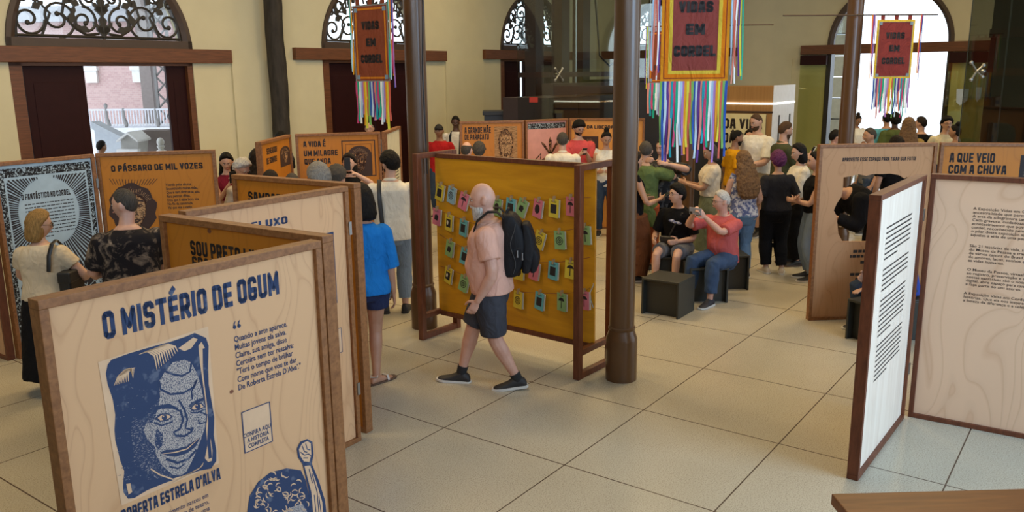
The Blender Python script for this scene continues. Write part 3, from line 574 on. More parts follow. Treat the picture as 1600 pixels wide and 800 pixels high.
for cx, cz in ((266, 430), (397, 387)): fl([(cx + 11 * math.cos(k * .7), cz + 11 * math.sin(k * .7)) for k in range(9)], 0, 7); fl([(cx - 4 + 3 * math.cos(k * .9), cz - 4 + 3 * math.sin(k * .9)) for k in range(7)], 4, 8)
ln([(225, 450), (255, 462), (300, 446)], 4, 0, 5); ln([(368, 412), (395, 412), (424, 398)], 4, 0, 5)
ln([(322, 362), (345, 400), (356, 440), (348, 472), (372, 478)], 5, 0, 5); ln([(328, 400), (340, 440), (326, 476), (302, 488), (312, 502), (345, 503), (372, 486), (378, 468)], 6, 0, 5)
fl([(250, 566), (275, 556), (305, 556), (330, 548), (350, 545), (385, 520), (408, 506), (388, 545), (352, 572), (310, 584), (275, 580)], 0, 5)
ln([(262, 572), (310, 566), (355, 553), (400, 512)], [1, 3, 3, 1], 4, 6); ln([(272, 592), (318, 608), (360, 592), (392, 556)], 6, 0, 5); ln([(285, 622), (320, 630), (345, 612)], 4, 0, 5)
ln([(270, 250), (300, 262), (335, 268), (366, 252), (372, 216)], 5, 0, 5); ln([(246, 290), (252, 320), (290, 340), (340, 335), (384, 310), (392, 284)], 5, 0, 5); ln([(392, 284), (372, 330), (376, 360)], 4, 0, 5)
ln([(405, 408), (432, 420), (430, 448), (405, 456), (398, 440)], 4, 0, 5); ln([(214, 632), (250, 655), (300, 672), (330, 662)], 3, 3, 4)
for k in range(9): ln([(70 + k * 7, 306 - k * 2), (86 + k * 5, 270 - k * 2), (112 + k * 3, 246 - k), (152 - k, 236 + k * 5)], [1, 3.5, 4, 1], 3, 4)
for k in range(10): ln([(168 + k * 10, 184 - k * 4), (200 + k * 9, 172 - k * 3), (228 + k * 9, 190 - k * 4), (238 + k * 9, 246 - k * 8)], [1, 4, 4, 1], 3, 4)
rr = random.Random(5)
for k in range(60):
    x, z = rr.uniform(80, 200), rr.uniform(300, 690); ln([(x, z), (x + rr.uniform(10, 26), z - rr.uniform(-2, 6))], [.6, 2.], 2, 3)
mb.build('woodcut_portrait', [M_INK, M_HATCH, M_HATCHD, M_PALEPRINT, plain('sheet_wood', (.62, .40, .24), .6)], PA.root)
def tm(s, text, p0, p1, top, name='body_lettering', mat=M_INK, bold=.018, lead=.98):
    a, b, t = uv(s, *p0), uv(s, *p1), uv(s, *top); return a, b, t
a = uv(PA, 362, 512); b = uv(PA, 466, 484)
body_text('Quando a arte aparece,\nMuitas jovens ela salva.\nClaire, sua amiga, disse\nCerteira sem ter ressalva:\n"Terá o tempo de brilhar\nCom nome que vou te dar\nDe Roberta Estrela D’Alva’."', PA.root, 'verse_lettering', uv(PA, 366, 535)[0], uv(PA, 366, 535)[1], .036, M_INK, PA.y, .80, .016, .98)
q0 = uv(PA, 364, 512); mb = MB()
for k in (0, 1): mb.flat([(q0[0] + k * .022 + .0085 + .0085 * math.cos(j * .7), q0[1] + .0085 * math.sin(j * .7)) for j in range(9)], PA.y); mb.flat([(q0[0] + k * .022, q0[1]), (q0[0] + k * .022 + .006, q0[1]), (q0[0] + k * .022 + .015, q0[1] + .026), (q0[0] + k * .022 + .006, q0[1] + .02)], PA.y)
mb.build('quote_mark', M_INK, PA.root)
f0, f1 = uv(PA, 383, 708), uv(PA, 421, 628); mb = MB(); mb.cur = 1; mb.flat([f0, (f1[0], f0[1]), f1, (f0[0], f1[1])], PA.y); mb.cur = 0; mb.line([f0, (f1[0], f0[1]), f1, (f0[0], f1[1])], .007, PA.y - .0004, True)
mb.build('framed_label', [M_INK, M_PALEPRINT], PA.root)
body_text('CONFIRA AQUI\nA HISTÓRIA\nCOMPLETA', PA.root, 'label_lettering', (f0[0] + f1[0]) / 2, f0[1] + .068, .027, M_INK, PA.y - .0006, .78, .03, 1.0, 'CENTER')
block_text('ROBERTA ESTRELA D’ALVA'.replace('’', "'"), PA.root, 'name_lettering', uv(PA, 190, 808)[0], uv(PA, 345, 748)[1], uv(PA, 345, 748)[0] - uv(PA, 190, 808)[0], .052, M_INK, PA.y)
a = uv(PA, 326, 776); body_text('nascimento nasceu em\nÉ diretora de teatro,\nde uma\npela avó', PA.root, 'biography_lettering', a[0], a[1], .030, M_INK, PA.y, .78, .004, 1.0, 'RIGHT').data.align_x = 'RIGHT'
F_ = inkmap(380, 440, 2.222); Z = F_; mb = MB()
fl([(14, 800), (22, 745), (52, 695), (95, 662), (150, 648), (200, 655), (218, 692), (232, 760), (238, 830), (200, 900), (60, 900)], 0, 1)
for k in range(95):
    x, z = rr.uniform(30, 222), rr.uniform(662, 830)
    if (x - 130) ** 2 / 95 ** 2 + (z - 790) ** 2 / 125 ** 2 < 1: a = rr.uniform(0, 6); ln([(x + 11 * math.cos(a + t * .55), z + 11 * math.sin(a + t * .55)) for t in range(5)], [.8, 3, 3.6, 3, .8], 1, 2)
fl([(150, 790), (205, 770), (222, 800), (215, 900), (150, 900)], 2, 2)
fl([(186, 580), (198, 556), (222, 546), (240, 556), (244, 600), (238, 632), (262, 690), (284, 760), (292, 840), (250, 900), (236, 830), (226, 720), (206, 634), (190, 610)], 0, 3)
fl([(193, 582), (204, 562), (222, 553), (234, 562), (236, 600), (229, 626), (210, 624), (197, 604)], 1, 4); fl([(212, 640), (232, 638), (252, 692), (274, 765), (280, 840), (252, 870), (244, 820), (236, 730)], 1, 4)
for p in ([(204, 570), (212, 590), (222, 592)], [(216, 562), (222, 582), (232, 584)], [(198, 592), (212, 602), (226, 598), (234, 604)], [(208, 612), (224, 612)], [(228, 650), (240, 700)], [(238, 665), (256, 730), (262, 800)], [(246, 740), (252, 800)], [(262, 745), (272, 820)]): ln(p, 3, 0, 5)
mb.build('raised_fist_print', [M_INK, M_PALEPRINT, M_HATCH], PA.root)
def knot(s, px, py, r):
    u, v = uv(s, px, py); MB().flat([(u + r * math.cos(k * .5), v + r * .8 * math.sin(k * .5)) for k in range(13)], s.y).build('wood_knot', plain('knot_brown', (.16, .05, .02), .6), s.root)
knot(PA, 362, 612, .010); knot(PB, 327, 361, .016)
title(PB, 'SOU PRETO LIVRE', (298, 394), (425, 424), (297, 371)); title(PB, 'GRAÇAS', (301, 418), (356, 430), (301, 399))
title(PC, 'DO FLUXO', (362, 362), (450, 352), (450, 334), M_INK)
woodcut(PC, boxmap(PC, (440, 500), (521, 362)), M_INK, M_HATCHD, M_HATCHD, M_PALEPRINT, 'rect', 'tall_navy_print', 4)
f0, f1 = uv(PC, 515, 557), uv(PC, 533, 512); mb = MB(); mb.cur = 1; mb.flat([f0, (f1[0], f0[1]), f1, (f0[0], f1[1])], PC.y); mb.cur = 0; mb.line([f0, (f1[0], f0[1]), f1, (f0[0], f1[1])], .007, PC.y - .0004, True); mb.build('framed_label', [M_INK, M_PALEPRINT], PC.root)
title(PD, 'SAMBADEIRA', (388, 311), (470, 325), (388, 296))

# ---- screen by the left doorway
PE = panel('pale blue panel with black rays and white oval of text, by the left door', (-4.60, 7.40), 57, .954, plain('pale_blue_sheet', (.36, .45, .50), .6))
PF = panel('orange panel with a dark woodcut head, before the half-open left door', (-4.098, 8.245), 14.5, 1.12, M_PLY_WARMLIT)
PX = panel('dark framed panel end at the far left edge beside the ray-printed one', start((-4.69, 7.36), -35), -35, 1.23, None, M_FRAME2)
W_, H_ = PE.W, PE.H; mb = MB(); cx, cz, ra, rb_ = .462, 1.325, .278, .32
r = random.Random(11); x0, x1, z0, z1 = .105, W_ - .105, .06, 1.665
for k in range(104):
    a = 2 * PI * k / 104 + r.uniform(-.007, .007); w2 = r.uniform(.019, .0275); d = (math.cos(a), math.sin(a)); t = 9
    for lim, comp, c_ in ((x0, 0, cx), (x1, 0, cx), (z0, 1, cz), (z1, 1, cz)):
        if abs(d[comp]) > 1e-6:
            q = (lim - c_) / d[comp]
            if q > 0: t = min(t, q)
    s0 = 1.0 / math.sqrt((d[0] / ra) ** 2 + (d[1] / rb_) ** 2) * 1.03
    if t > s0 + .02: e1 = (cx + t * math.cos(a - w2), cz + t * math.sin(a - w2)); e2 = (cx + t * math.cos(a + w2), cz + t * math.sin(a + w2)); cl = lambda p: (min(max(p[0], x0), x1), min(max(p[1], z0), z1)); i1 = (cx + s0 * math.cos(a - w2 * .72), cz + s0 * math.sin(a - w2 * .72)); i2 = (cx + s0 * math.cos(a + w2 * .72), cz + s0 * math.sin(a + w2 * .72)); mb.flat([i1, cl(e1), cl(e2), i2], PE.y)
mb.build('ray_print', M_BLACKINK, PE.root)
mb = MB(); M_BORD = speckle('black_white_border', (.016, .014, .014), (.40, .47, .50), 75, .55, (1, 1, 1), .03)
for q in ([(.045, 1.685), (W_ - .045, 1.685), (W_ - .045, 1.765), (.045, 1.765)], [(.045, .05), (.09, .05), (.09, 1.685), (.045, 1.685)], [(W_ - .09, .05), (W_ - .045, .05), (W_ - .045, 1.685), (W_ - .09, 1.685)]): mb.flat(q, PE.y)
mb.build('patterned_border', M_BORD, PE.root)
MB().flat([(cx + ra * math.cos(k * PI / 24), cz + rb_ * math.sin(k * PI / 24)) for k in range(48)], PE.y - .0006).build('text_oval', plain('pale_blue_sheet', (.36, .45, .50), .6), PE.root)
block_text('O FANTÁSTICO NO CORDEL', PE.root, 'oval_title', cx - .24, cz + .14, .46, .055, M_BLACKINK, PE.y - .001)
greeked(PE.root, 'oval_paragraph', cx - .22, cx + .24, cz + .09, 11, .032, M_BLACKINK, PE.y - .001, .009, 3)
mb = MB(); fg = [(.62, .10), (.60, .35), (.66, .52), (.72, .62), (.80, .66), (.83, .55), (.80, .40), (.83, .10)]; mb.cur = 0; mb.flat(fg, PE.y - .0007); mb.cur = 1
for p in ([(.63, .5), (.70, .60), (.80, .72), (.84, .80)], [(.65, .45), (.72, .50), (.78, .44)], [(.70, .2), (.68, .4), (.74, .58)], [(.78, .15), (.77, .38), (.80, .52)], [(.66, .3), (.72, .34), (.79, .3)], [(.70, .62), (.74, .68), (.80, .66), (.81, .58), (.75, .54), (.70, .58), (.70, .62)], [(.40, .62), (.55, .70), (.66, .70), (.80, .82)]): mb.line(p, .008, PE.y - .001)
mb.build('figure_print', [M_BLACKINK, plain('pale_blue_sheet', (.36, .45, .50), .6)], PE.root)
title(PF, 'O PÁSSARO DE MIL VOZES', (174, 269), (317, 263), (174, 259))
woodcut(PF, boxmap(PF, (172, 368), (244, 285)), M_BROWNINK, M_HATCHB2, M_HATCHB, M_HATCHB2, 'head', 'woodcut_head', 2)
mb = MB()
for k in range(16): a = uv(PF, 177 + k * 4, 290 - abs(k - 8) * .2); mb.line([a, (a[0] - .03 + k * .006, a[1] + .06)], .006, PF.y)
mb.build('hair_strokes', M_BROWNINK, PF.root)
a = uv(PF, 259, 291); body_text('Voando pelas alturas,\nEncontrando muitas vidas,\nQue é raro abrir-se as asas,\nPara pessoas aflitas,\nUma que é sábia boca viva\nNo fio da caminhada,\nVai que voa o vento', PF.root, 'verse_lettering', a[0], a[1], .041, M_BLACKINK, PF.y, .70, .02, .95)
greeked(PF.root, 'small_paragraph', uv(PF, 232, 390)[0], uv(PF, 252, 390)[0], uv(PF, 232, 388)[1], 7, .03, M_BROWNINK, PF.y, .006, 5)
# ---- screen before the middle doorway
PG = panel('narrow-looking panel seen edge-on with small portrait beside the dark post', (-2.83, 9.51), 88.8, 1.23, M_PLY_WARMLIT)
PHH = panel('wide orange panel with framed dark portrait before the middle door', (-2.765, 10.77), 14.6, 1.09, M_PLY_WARMLIT)
PI_ = panel('cream leaf turned edge-on at right end of the middle-door screen', (-1.63, 11.06), 88.5, 1.2, plain('cream_sheet', (.60, .55, .38), .7))
title(PG, 'SEMEADOR', (417, 243), (433, 236), (417, 233)); title(PG, 'DE SONHOS', (417, 257), (433, 252), (417, 247))
woodcut(PG, boxmap(PG, (439, 262), (452, 226)), M_BROWNINK, M_HATCHB2, M_HATCHB, M_HATCHB2, 'arch', 'portrait_print', 6)
for t, p0, p1, top in (('A VIDA É', (474, 230), (509, 229), (474, 221)), ('UM MILAGRE', (475, 244), (528, 243), (475, 235)), ('QUE ANDA', (476, 257), (517, 256), (476, 248))): title(PHH, t, p0, p1, top)
woodcut(PHH, boxmap(PHH, (545, 275), (580, 227)), M_BROWNINK, M_HATCHB, M_HATCHB, M_HATCHB2, 'arch', 'portrait_print', 8)
mb = MB(); a, b = uv(PHH, 537, 276), uv(PHH, 585, 219); mb.line([a, (b[0], a[1]), b, (a[0], b[1])], .02, PHH.y, True); mb.line([(a[0] + .045, a[1] + .03), (b[0] - .045, a[1] + .03), (b[0] - .045, b[1] - .045), (a[0] + .045, b[1] - .045)], .008, PHH.y, True); mb.build('portrait_border', M_BROWNINK, PHH.root)
greeked(PHH.root, 'small_paragraph', .12, .45, uv(PHH, 478, 275)[1], 8, .035, M_BLACKINK, PHH.y, .01, 8)
greeked(PI_.root, 'small_paragraph', .2, 1.0, 1.2, 14, .045, M_BLACKINK, PI_.y, .014, 9)
MB().box((.45, PI_.y - .0005, 1.45), (.75, PI_.y, 1.50)).build('heading_stroke', M_BLACKINK, PI_.root)
# ---- far screen
PJ = panel('far panel with grey woodcut of a woman, before the glass lift', (-.80, 13.29), 8.9, 1.03, M_PLY_WARMLIT)
PK = panel('far panel holding a pink sheet with a dark flower print', (.245, 13.47), 31, .83, plain('salmon_sheet', (.60, .28, .23), .7))
PL = panel('far orange panel half hidden by the nearest iron column', (.97, 13.89), -12, 1.23, plain('orange_sheet', (.62, .27, .05), .6))
for t, p0, p1, top in (('A GRANDE MÃE', (726, 209), (767, 208), (726, 199)), ('DE PARACATU', (726, 219), (764, 218), (726, 210))): title(PJ, t, p0, p1, top)
woodcut(PJ, boxmap(PJ, (773, 258), (808, 197)), M_HATCHB, M_HATCHB2, M_HATCHB2, M_HATCHB2, 'rect', 'portrait_print', 12, True, speckle('tan_line_print', (.16, .08, .035), (.40, .22, .10), 60, .46, (.25, 1, 2.5)))
mb = MB(); mb.flat([(.05, 1.68), (.78, 1.68), (.78, 1.77), (.05, 1.77)], PK.y); mb.build('patterned_border', M_BORD, PK.root)
mb = MB(); T = lambda p: p; c_ = (.48, 1.35)
for k in range(3): a = PI / 2 + (k - 1) * .9; mb.flat([(c_[0] + .02 * math.cos(a + 1.6), c_[1] - .1), (c_[0] + .17 * math.cos(a) - .03, c_[1] + .13 * math.sin(a)), (c_[0] + .22 * math.cos(a), c_[1] + .2 * math.sin(a)), (c_[0] + .17 * math.cos(a) + .03, c_[1] + .13 * math.sin(a)), (c_[0] + .02, c_[1] - .1)], PK.y)
mb.flat([(.2, .6), (.22, 1.1), (.34, 1.2), (.52, 1.24), (.66, 1.15), (.7, .6)], PK.y); mb.line([(.15, 1.15), (.3, 1.28), (.28, 1.1), (.16, 1.02), (.15, 1.15)], .03, PK.y); mb.build('flower_print', M_HATCHB, PK.root)
title(PL, 'DA LIBERDADE', (917, 200), (968, 202), (917, 195)); woodcut(PL, boxmap(PL, (908, 255), (935, 213)), M_BROWNINK, M_HATCHB, M_HATCHB, M_HATCHB2, 'rect', 'portrait_print', 14)
# ---- right-hand screens
s_ = Sheet(); s_.a = math.radians(3.3); s_.L = V((3.09, 8.36, 0)); s_.y = .0205
cutpx = [(135, 175), (150, 172), (165, 170), (185, 165), (200, 160), (235, 168), (262, 160), (300, 160), (340, 158), (380, 165), (403, 180), (412, 172), (430, 205), (440, 260), (420, 330), (402, 400), (390, 440), (300, 455), (130, 455), (112, 420), (105, 350), (92, 320), (105, 290), (125, 260), (133, 220)]
cut = [uv(s_, x / 2.805 + 1270, z / 2.805 + 215) for x, z in cutpx]
PM = panel('photo-spot panel with an irregular hole cut through its plywood', (3.09, 8.36), 3.3, 1.22, M_PLY_PARTLIT, None, cut)
title(PM, 'APROVEITE ESSE ESPAÇO PARA TIRAR SUA FOTO!', (1316, 253), (1431, 250), (1316, 247))
for k, (xa, xb, yy) in enumerate(((1333, 1372, 395), (1328, 1377, 403), (1344, 1362, 412), (1328, 1374, 431), (1336, 1370, 439))):
    a, b = uv(PM, xa, yy), uv(PM, xb, yy); greeked(PM.root, 'caption_row', a[0], b[0], a[1], 1, .1, M_BLACKINK, PM.y, .03, 20 + k, 1)
PN = panel('orange panel with two lines of capitals and dark picture at right edge', (4.335, 8.43), -13.5, 1.23, M_PLY_WARMLIT)
title(PN, 'A QUE VEIO', (1483, 254), (1554, 254), (1483, 239)); title(PN, 'COM A CHUVA', (1481, 271), (1572, 273), (1481, 257))
woodcut(PN, boxmap(PN, (1584, 340), (1640, 243)), M_BLACKINK, M_HATCHD, M_HATCHD, M_PALEPRINT, 'rect', 'dark_print', 15)
PO = panel('white-faced leaf of the right foreground screen with lines of small text', (2.18, 4.86), 52.6, 1.23, M_PLYW, M_FRAME2)
PP = panel('big grained plywood leaf with exhibition text at the right foreground', (2.965, 5.865), -33.4, 1.23, wood('grained_plywood', (.54, .30, .17), (.74, .49, .325), (1.1, 1, .5), True, .5, .3), M_FRAME2)
a = uv(PO, 1396, 352); b = uv(PO, 1424, 330); ub = uv(PO, 1388, 480)
zz = a[1]
for k, n in enumerate((7, 5, 8, 8)): greeked(PO.root, 'text_paragraph', .28, .95, zz, n, .0335, M_BLACKINK, PO.y, .011, 30 + k); zz -= .0335 * n + .035
a = uv(PP, 1522, 323)
para = ('A Exposição Vidas em Cordel celebra a arte\nancestralidade que permeia cada linha do\nA arte da xilogravura também desempenha\nCada gravura, cuidadosamente escolhida,\nacontecimentos que povoam as histórias de\ncordel, reconhecido pelo IPHAN como Patri\no pilar desta exposição são as histórias de\nàqueles a vida de uma pessoa.', 'São 21 histórias de vida, selecionadas entre\ndo Museu da Pessoa e transformadas em\nde vários cantos do Brasil. Com a vida de\nde amores, laços, sonhos e conquistas. São\nas vidas humanas.', 'O Museu da Pessoa, virtual e colaborativo\nao registro, preservação e disseminação de\nnossas narrativas são o nosso maior legado\ndigital, abre espaço para que toda e qualquer\ne faça parte do seu acervo.', 'A Exposição Vidas em Cordel é uma homenagem\nhistórias. Que ela nos inspire a valorizar nossas\na beleza da diferença e a celebrar a cultura popular')
for t, (px, py) in zip(para, ((1521, 325), (1515, 383), (1511, 420), (1506, 457))): body_text(t, PP.root, 'text_paragraph', uv(PP, px, py)[0], uv(PP, px, py)[1] - .012, .0275, M_BLACKINK, PP.y, 1.14, .004, .96)
for s, x in ((PO, 1.225), (PC, 1.225), (PG, 1.225), (PE, .95)):
    for z in (.35, 1.5): MB().box((x - .012, -.006, z), (x + .012, .0, z + .09)).build('hinge', M_STEEL, s.thing)

# ---- wooden counter in front of the camera, lower right
a = at_z(1299, 771, 1.15); cn = thing('wooden_counter', 'brown wooden counter top cut off by the bottom right corner', 'counter', (a.x, a.y, 0), .03)
M_CNT = wood('counter_wood', (.13, .042, .010), (.22, .080, .020), (1.5, 16, 16))
bevel(MB().box((0, -.5, 1.11), (1.6, 0, 1.15)).build('counter_top', M_CNT, cn), .004); bevel(MB().box((.02, -.48, 0), (1.58, -.03, 1.11)).build('counter_body', M_FRAME2, cn), .004)

# ---- the booklet stand
BL = (-.93, 7.87); BANG = -38.6; BW = 1.90; BD = .56
bs = thing('booklet_stand', 'yellow wooden board in reddish timber frame, strings of booklets across it', 'stand', (BL[0], BL[1], 0), math.radians(BANG))
for x in (0, BW - .06):
    for y in (0, BD - .06): bevel(MB().box((x, y, 0), (x + .06, y + .06, PH)).build('post', M_FRAME2, bs), .004)
    for z0, z1 in ((0.0, .055), (.21, .26), (PH - .05, PH)): bevel(MB().box((x + .004, .06, z0), (x + .056, BD - .06, z1)).build('cross_rail', M_FRAME2, bs), .003)
MB().box((.03, .275, .25), (BW - .03, .295, 1.775)).build('board', M_PLYY, bs)
for z0, z1 in ((.205, .25), (1.775, 1.815)): bevel(MB().box((.0605, .255, z0), (BW - .0605, .315, z1)).build('board_rail', M_FRAME2, bs), .003)
for x in (.0605, BW - .095): pass
BS = Sheet(); BS.a = math.radians(BANG); BS.L = V((BL[0], BL[1], 0)); BS.y = .255
mb = MB()
for k in range(4): mb.tube([(BW - .05 + .012 * math.sin(t * 2.1), .27 + .02 * math.cos(t * 1.3), .85 - t * .07) for t in range(6)], .004, 5)
mb.build('loose_cord', M_WHITE, bs)
CORD = [[(676, 283), (690, 289), (708, 293), (728, 303), (778, 311), (799, 311), (818, 313), (843, 313), (867, 312), (893, 309), (905, 307)],
        [(676, 325), (683, 327), (703, 336), (725, 344), (760, 356), (800, 363), (846, 363), (875, 362), (916, 354), (935, 352)],
        [(674, 363), (704, 377), (728, 389), (760, 398), (800, 407), (837, 410), (865, 410), (893, 408), (936, 404)],
        [(678, 414), (702, 419), (727, 432), (770, 450), (811, 456), (845, 458), (879, 459), (915, 455), (936, 452)]]
BK = [[('yellow', 690, 289, -14, 0), ('blue', 708, 293, -13, 1), ('pink', 728, 303, -18, 2), ('green', 779, 311, -8, 3), ('teal', 800, 311, -6, 0), ('green', 820, 313, -22, 4), ('pink', 843, 313, -10, 3), ('yellow', 867, 312, -3, 0), ('pink', 893, 309, 0, 2)],
      [('pink', 684, 327, -6, 4), ('yellow', 703, 336, -6, 5), ('teal', 726, 344, -8, 0), ('yellow', 847, 363, -18, 1), ('green', 875, 362, 3, 1), ('green', 915, 354, 5, 2)],
      [('green', 705, 377, -12, 4), ('teal', 729, 389, -14, 0), ('yellow', 812, 411, -4, 3), ('pink', 837, 411, -8, 2), ('teal', 866, 410, -4, 0), ('yellow', 893, 408, -3, 2)],
      [('yellow', 703, 419, -12, 5), ('green', 728, 432, -16, 1), ('yellow', 811, 456, -3, 1), ('teal', 845, 458, -6, 0), ('green', 879, 459, 0, 2), ('pink', 914, 456, 2, 2)]]
BC = {'yellow': (.66, .50, .04), 'pink': (.64, .17, .22), 'teal': (.13, .40, .42), 'blue': (.27, .43, .50), 'green': (.25, .40, .15)}
M_PAGE = plain('cream_page', (.66, .60, .46), .8); M_PIN = wood('pale_clothespin', (.35, .22, .10), (.46, .31, .16))
WHERE = ['top string', 'second string', 'third string', 'lowest string']; ORD = ['first', 'second', 'third', 'fourth', 'fifth', 'sixth', 'seventh', 'eighth', 'ninth']
PIC = ['black square print', 'black ring print', 'black tree print', 'black round face print', 'small black print', 'black and white portrait print']
def b_world(u, v, y): return BS.L + Matrix.Rotation(BS.a, 3, 'Z') @ V((u, y, v))
for i, row in enumerate(CORD):
    mb = MB(); pts = [uv(BS, *p) for p in row]; pts[0] = (.062, pts[0][1]); pts[-1] = (BW - .062, pts[-1][1])
    pin = pts; mb.tube([(u, .255, v) for u, v in pts], .0022, 5)
    tag(mb.build('hanging_string', plain('red_brown_string', (.22, .07, .03), .8), None, loc=BS.L, rot=(0, 0, BS.a)), 'thin %s stretched across the yellow board' % WHERE[i], 'string', 'strings across the booklet board')
    for j, (cn_, px, py, tilt, pic) in enumerate(BK[i]):
        u, v = uv(BS, px, py); p = b_world(u, v, .252)
        t = thing('hanging_booklet', '%s booklet with %s, %s from the left on the %s' % (cn_, PIC[pic], ORD[j], WHERE[i]), 'booklet', tuple(p), 0, 'booklets pegged on strings')
        yw = random.uniform(-.12, .12); t.rotation_euler = (0, math.radians(tilt * -1), BS.a + yw)
        bw, bh = .112, .155; cm = plain(cn_ + '_cover', BC[cn_], .75)
        MBX = MB(); MBX.add([(-bw / 2, -.006, .008), (bw / 2, -.016, .008), (bw / 2, -.020, -bh), (-bw / 2, -.006, -bh), (-bw / 2, -.004, .008), (bw / 2, -.014, .008), (bw / 2, -.018, -bh), (-bw / 2, -.004, -bh)], [(0, 1, 2, 3), (7, 6, 5, 4), (0, 4, 5, 1), (1, 5, 6, 2), (2, 6, 7, 3), (3, 7, 4, 0)]); fcov = MBX.build('front_cover', cm, t)
        MB().add([(-bw / 2, -.003, .006), (bw / 2 + .006, -.004, .004), (bw / 2 + .006, -.006, -bh + .003), (-bw / 2, -.003, -bh + .003), (-bw / 2, -.001, .006), (bw / 2 + .006, .0, .004), (bw / 2 + .006, .0, -bh + .003), (-bw / 2, -.001, -bh + .003)], [(0, 1, 2, 3), (7, 6, 5, 4), (0, 4, 5, 1), (1, 5, 6, 2), (2, 6, 7, 3), (3, 7, 4, 0)]).build('inner_pages', M_PAGE, t)
        mb = MB(); P_ = lambda x, z: (x, -.0115 - .09 * x - .014 * (-(z)) - .0012, z)
        def fl2(pts): mb.poly([P_(*q) for q in pts])
        zc = -.078
        if pic in (0, 5): fl2([(-.034, zc - .04), (.034, zc - .04), (.034, zc + .04), (-.034, zc + .04)])
        elif pic == 1:
            for ra_ in (.038, .022):
                o_ = [(ra_ * math.cos(k * PI / 10), zc + ra_ * math.sin(k * PI / 10)) for k in range(20)]; n_ = [((ra_ - .008) * math.cos(k * PI / 10), zc + (ra_ - .008) * math.sin(k * PI / 10)) for k in range(20)]
                for k in range(20): fl2([o_[k], o_[(k + 1) % 20], n_[(k + 1) % 20], n_[k]])
            fl2([(.008 * math.cos(k), zc + .008 * math.sin(k)) for k in range(6)])
        elif pic == 2: fl2([(.036 * math.cos(k * PI / 8), zc + .012 + .034 * abs(math.sin(k * PI / 8)) * (1 if k < 9 else .1)) for k in range(16)]); fl2([(-.005, zc - .05), (.005, zc - .05), (.004, zc + .015), (-.004, zc + .015)])
        elif pic == 3: fl2([(.032 * math.cos(k * PI / 8), zc + .042 * math.sin(k * PI / 8)) for k in range(16)])
        else: fl2([(-.028, zc - .025), (.02, zc - .03), (.030, zc + .01), (.012, zc + .03), (-.022, zc + .022)])
        for z_ in (-.014, -.022): fl2([(-.03, z_), (.03, z_), (.03, z_ + .003), (-.03, z_ + .003)])
        mb.build('cover_print', M_BLACKINK, fcov)
        if pic == 5:
            m5 = MB(); m5.poly([(p[0], p[1] - .0008, p[2]) for p in (P_(-.012 + .014 * math.cos(k * .7), zc + .004 + .022 * math.sin(k * .7)) for k in range(9))]); m5.build('face_print', M_PAGE, fcov)
        MB().box((-.006, -.026, -.012), (.006, .006, .034)).build('clothespin', M_PIN, t)

# ---- ribbon banners
RIB = [(.02, .30, .36), (.85, .83, .78), (.75, .32, .02), (.20, .42, .10), (.12, .04, .22), (.55, .06, .16), (.40, .55, .70), (.72, .62, .06), (.03, .09, .35), (.70, .24, .18), (.02, .36, .22), (.42, .20, .48), (.62, .12, .08), (.50, .62, .68)]
M_RIB = [fabric('ribbon_%d' % k, c, .5, .1) for k, c in enumerate(RIB)]
def ribbon(x, z, l, wd, r, side=0.):
    mb = MB(); n = 9; a = r.uniform(0, 6); amp = r.uniform(.003, .011); vs = []
    for k in range(n):
        t = k / (n - 1); xx = x + side * t + amp * math.sin(a + t * 5) * t; yy = -.004 + amp * math.cos(a * 2 + t * 6) * t; ww = wd / 2 * (1 - .15 * t); tw = r.uniform(-.3, .3) + a * .1
        for sx_, sy_ in ((-1, -.0007), (1, -.0007), (1, .0007), (-1, .0007)): vs.append((xx + sx_ * ww * math.cos(tw * t), yy + sx_ * ww * math.sin(tw * t) + sy_, z - l * t))
    fs = [(i * 4 + j, i * 4 + (j + 1) % 4, i * 4 + 4 + (j + 1) % 4, i * 4 + 4 + j) for i in range(n - 1) for j in range(4)] + [(0, 1, 2, 3), (4 * n - 1, 4 * n - 2, 4 * n - 3, 4 * n - 4)]
    mb.add(vs, fs); return mb
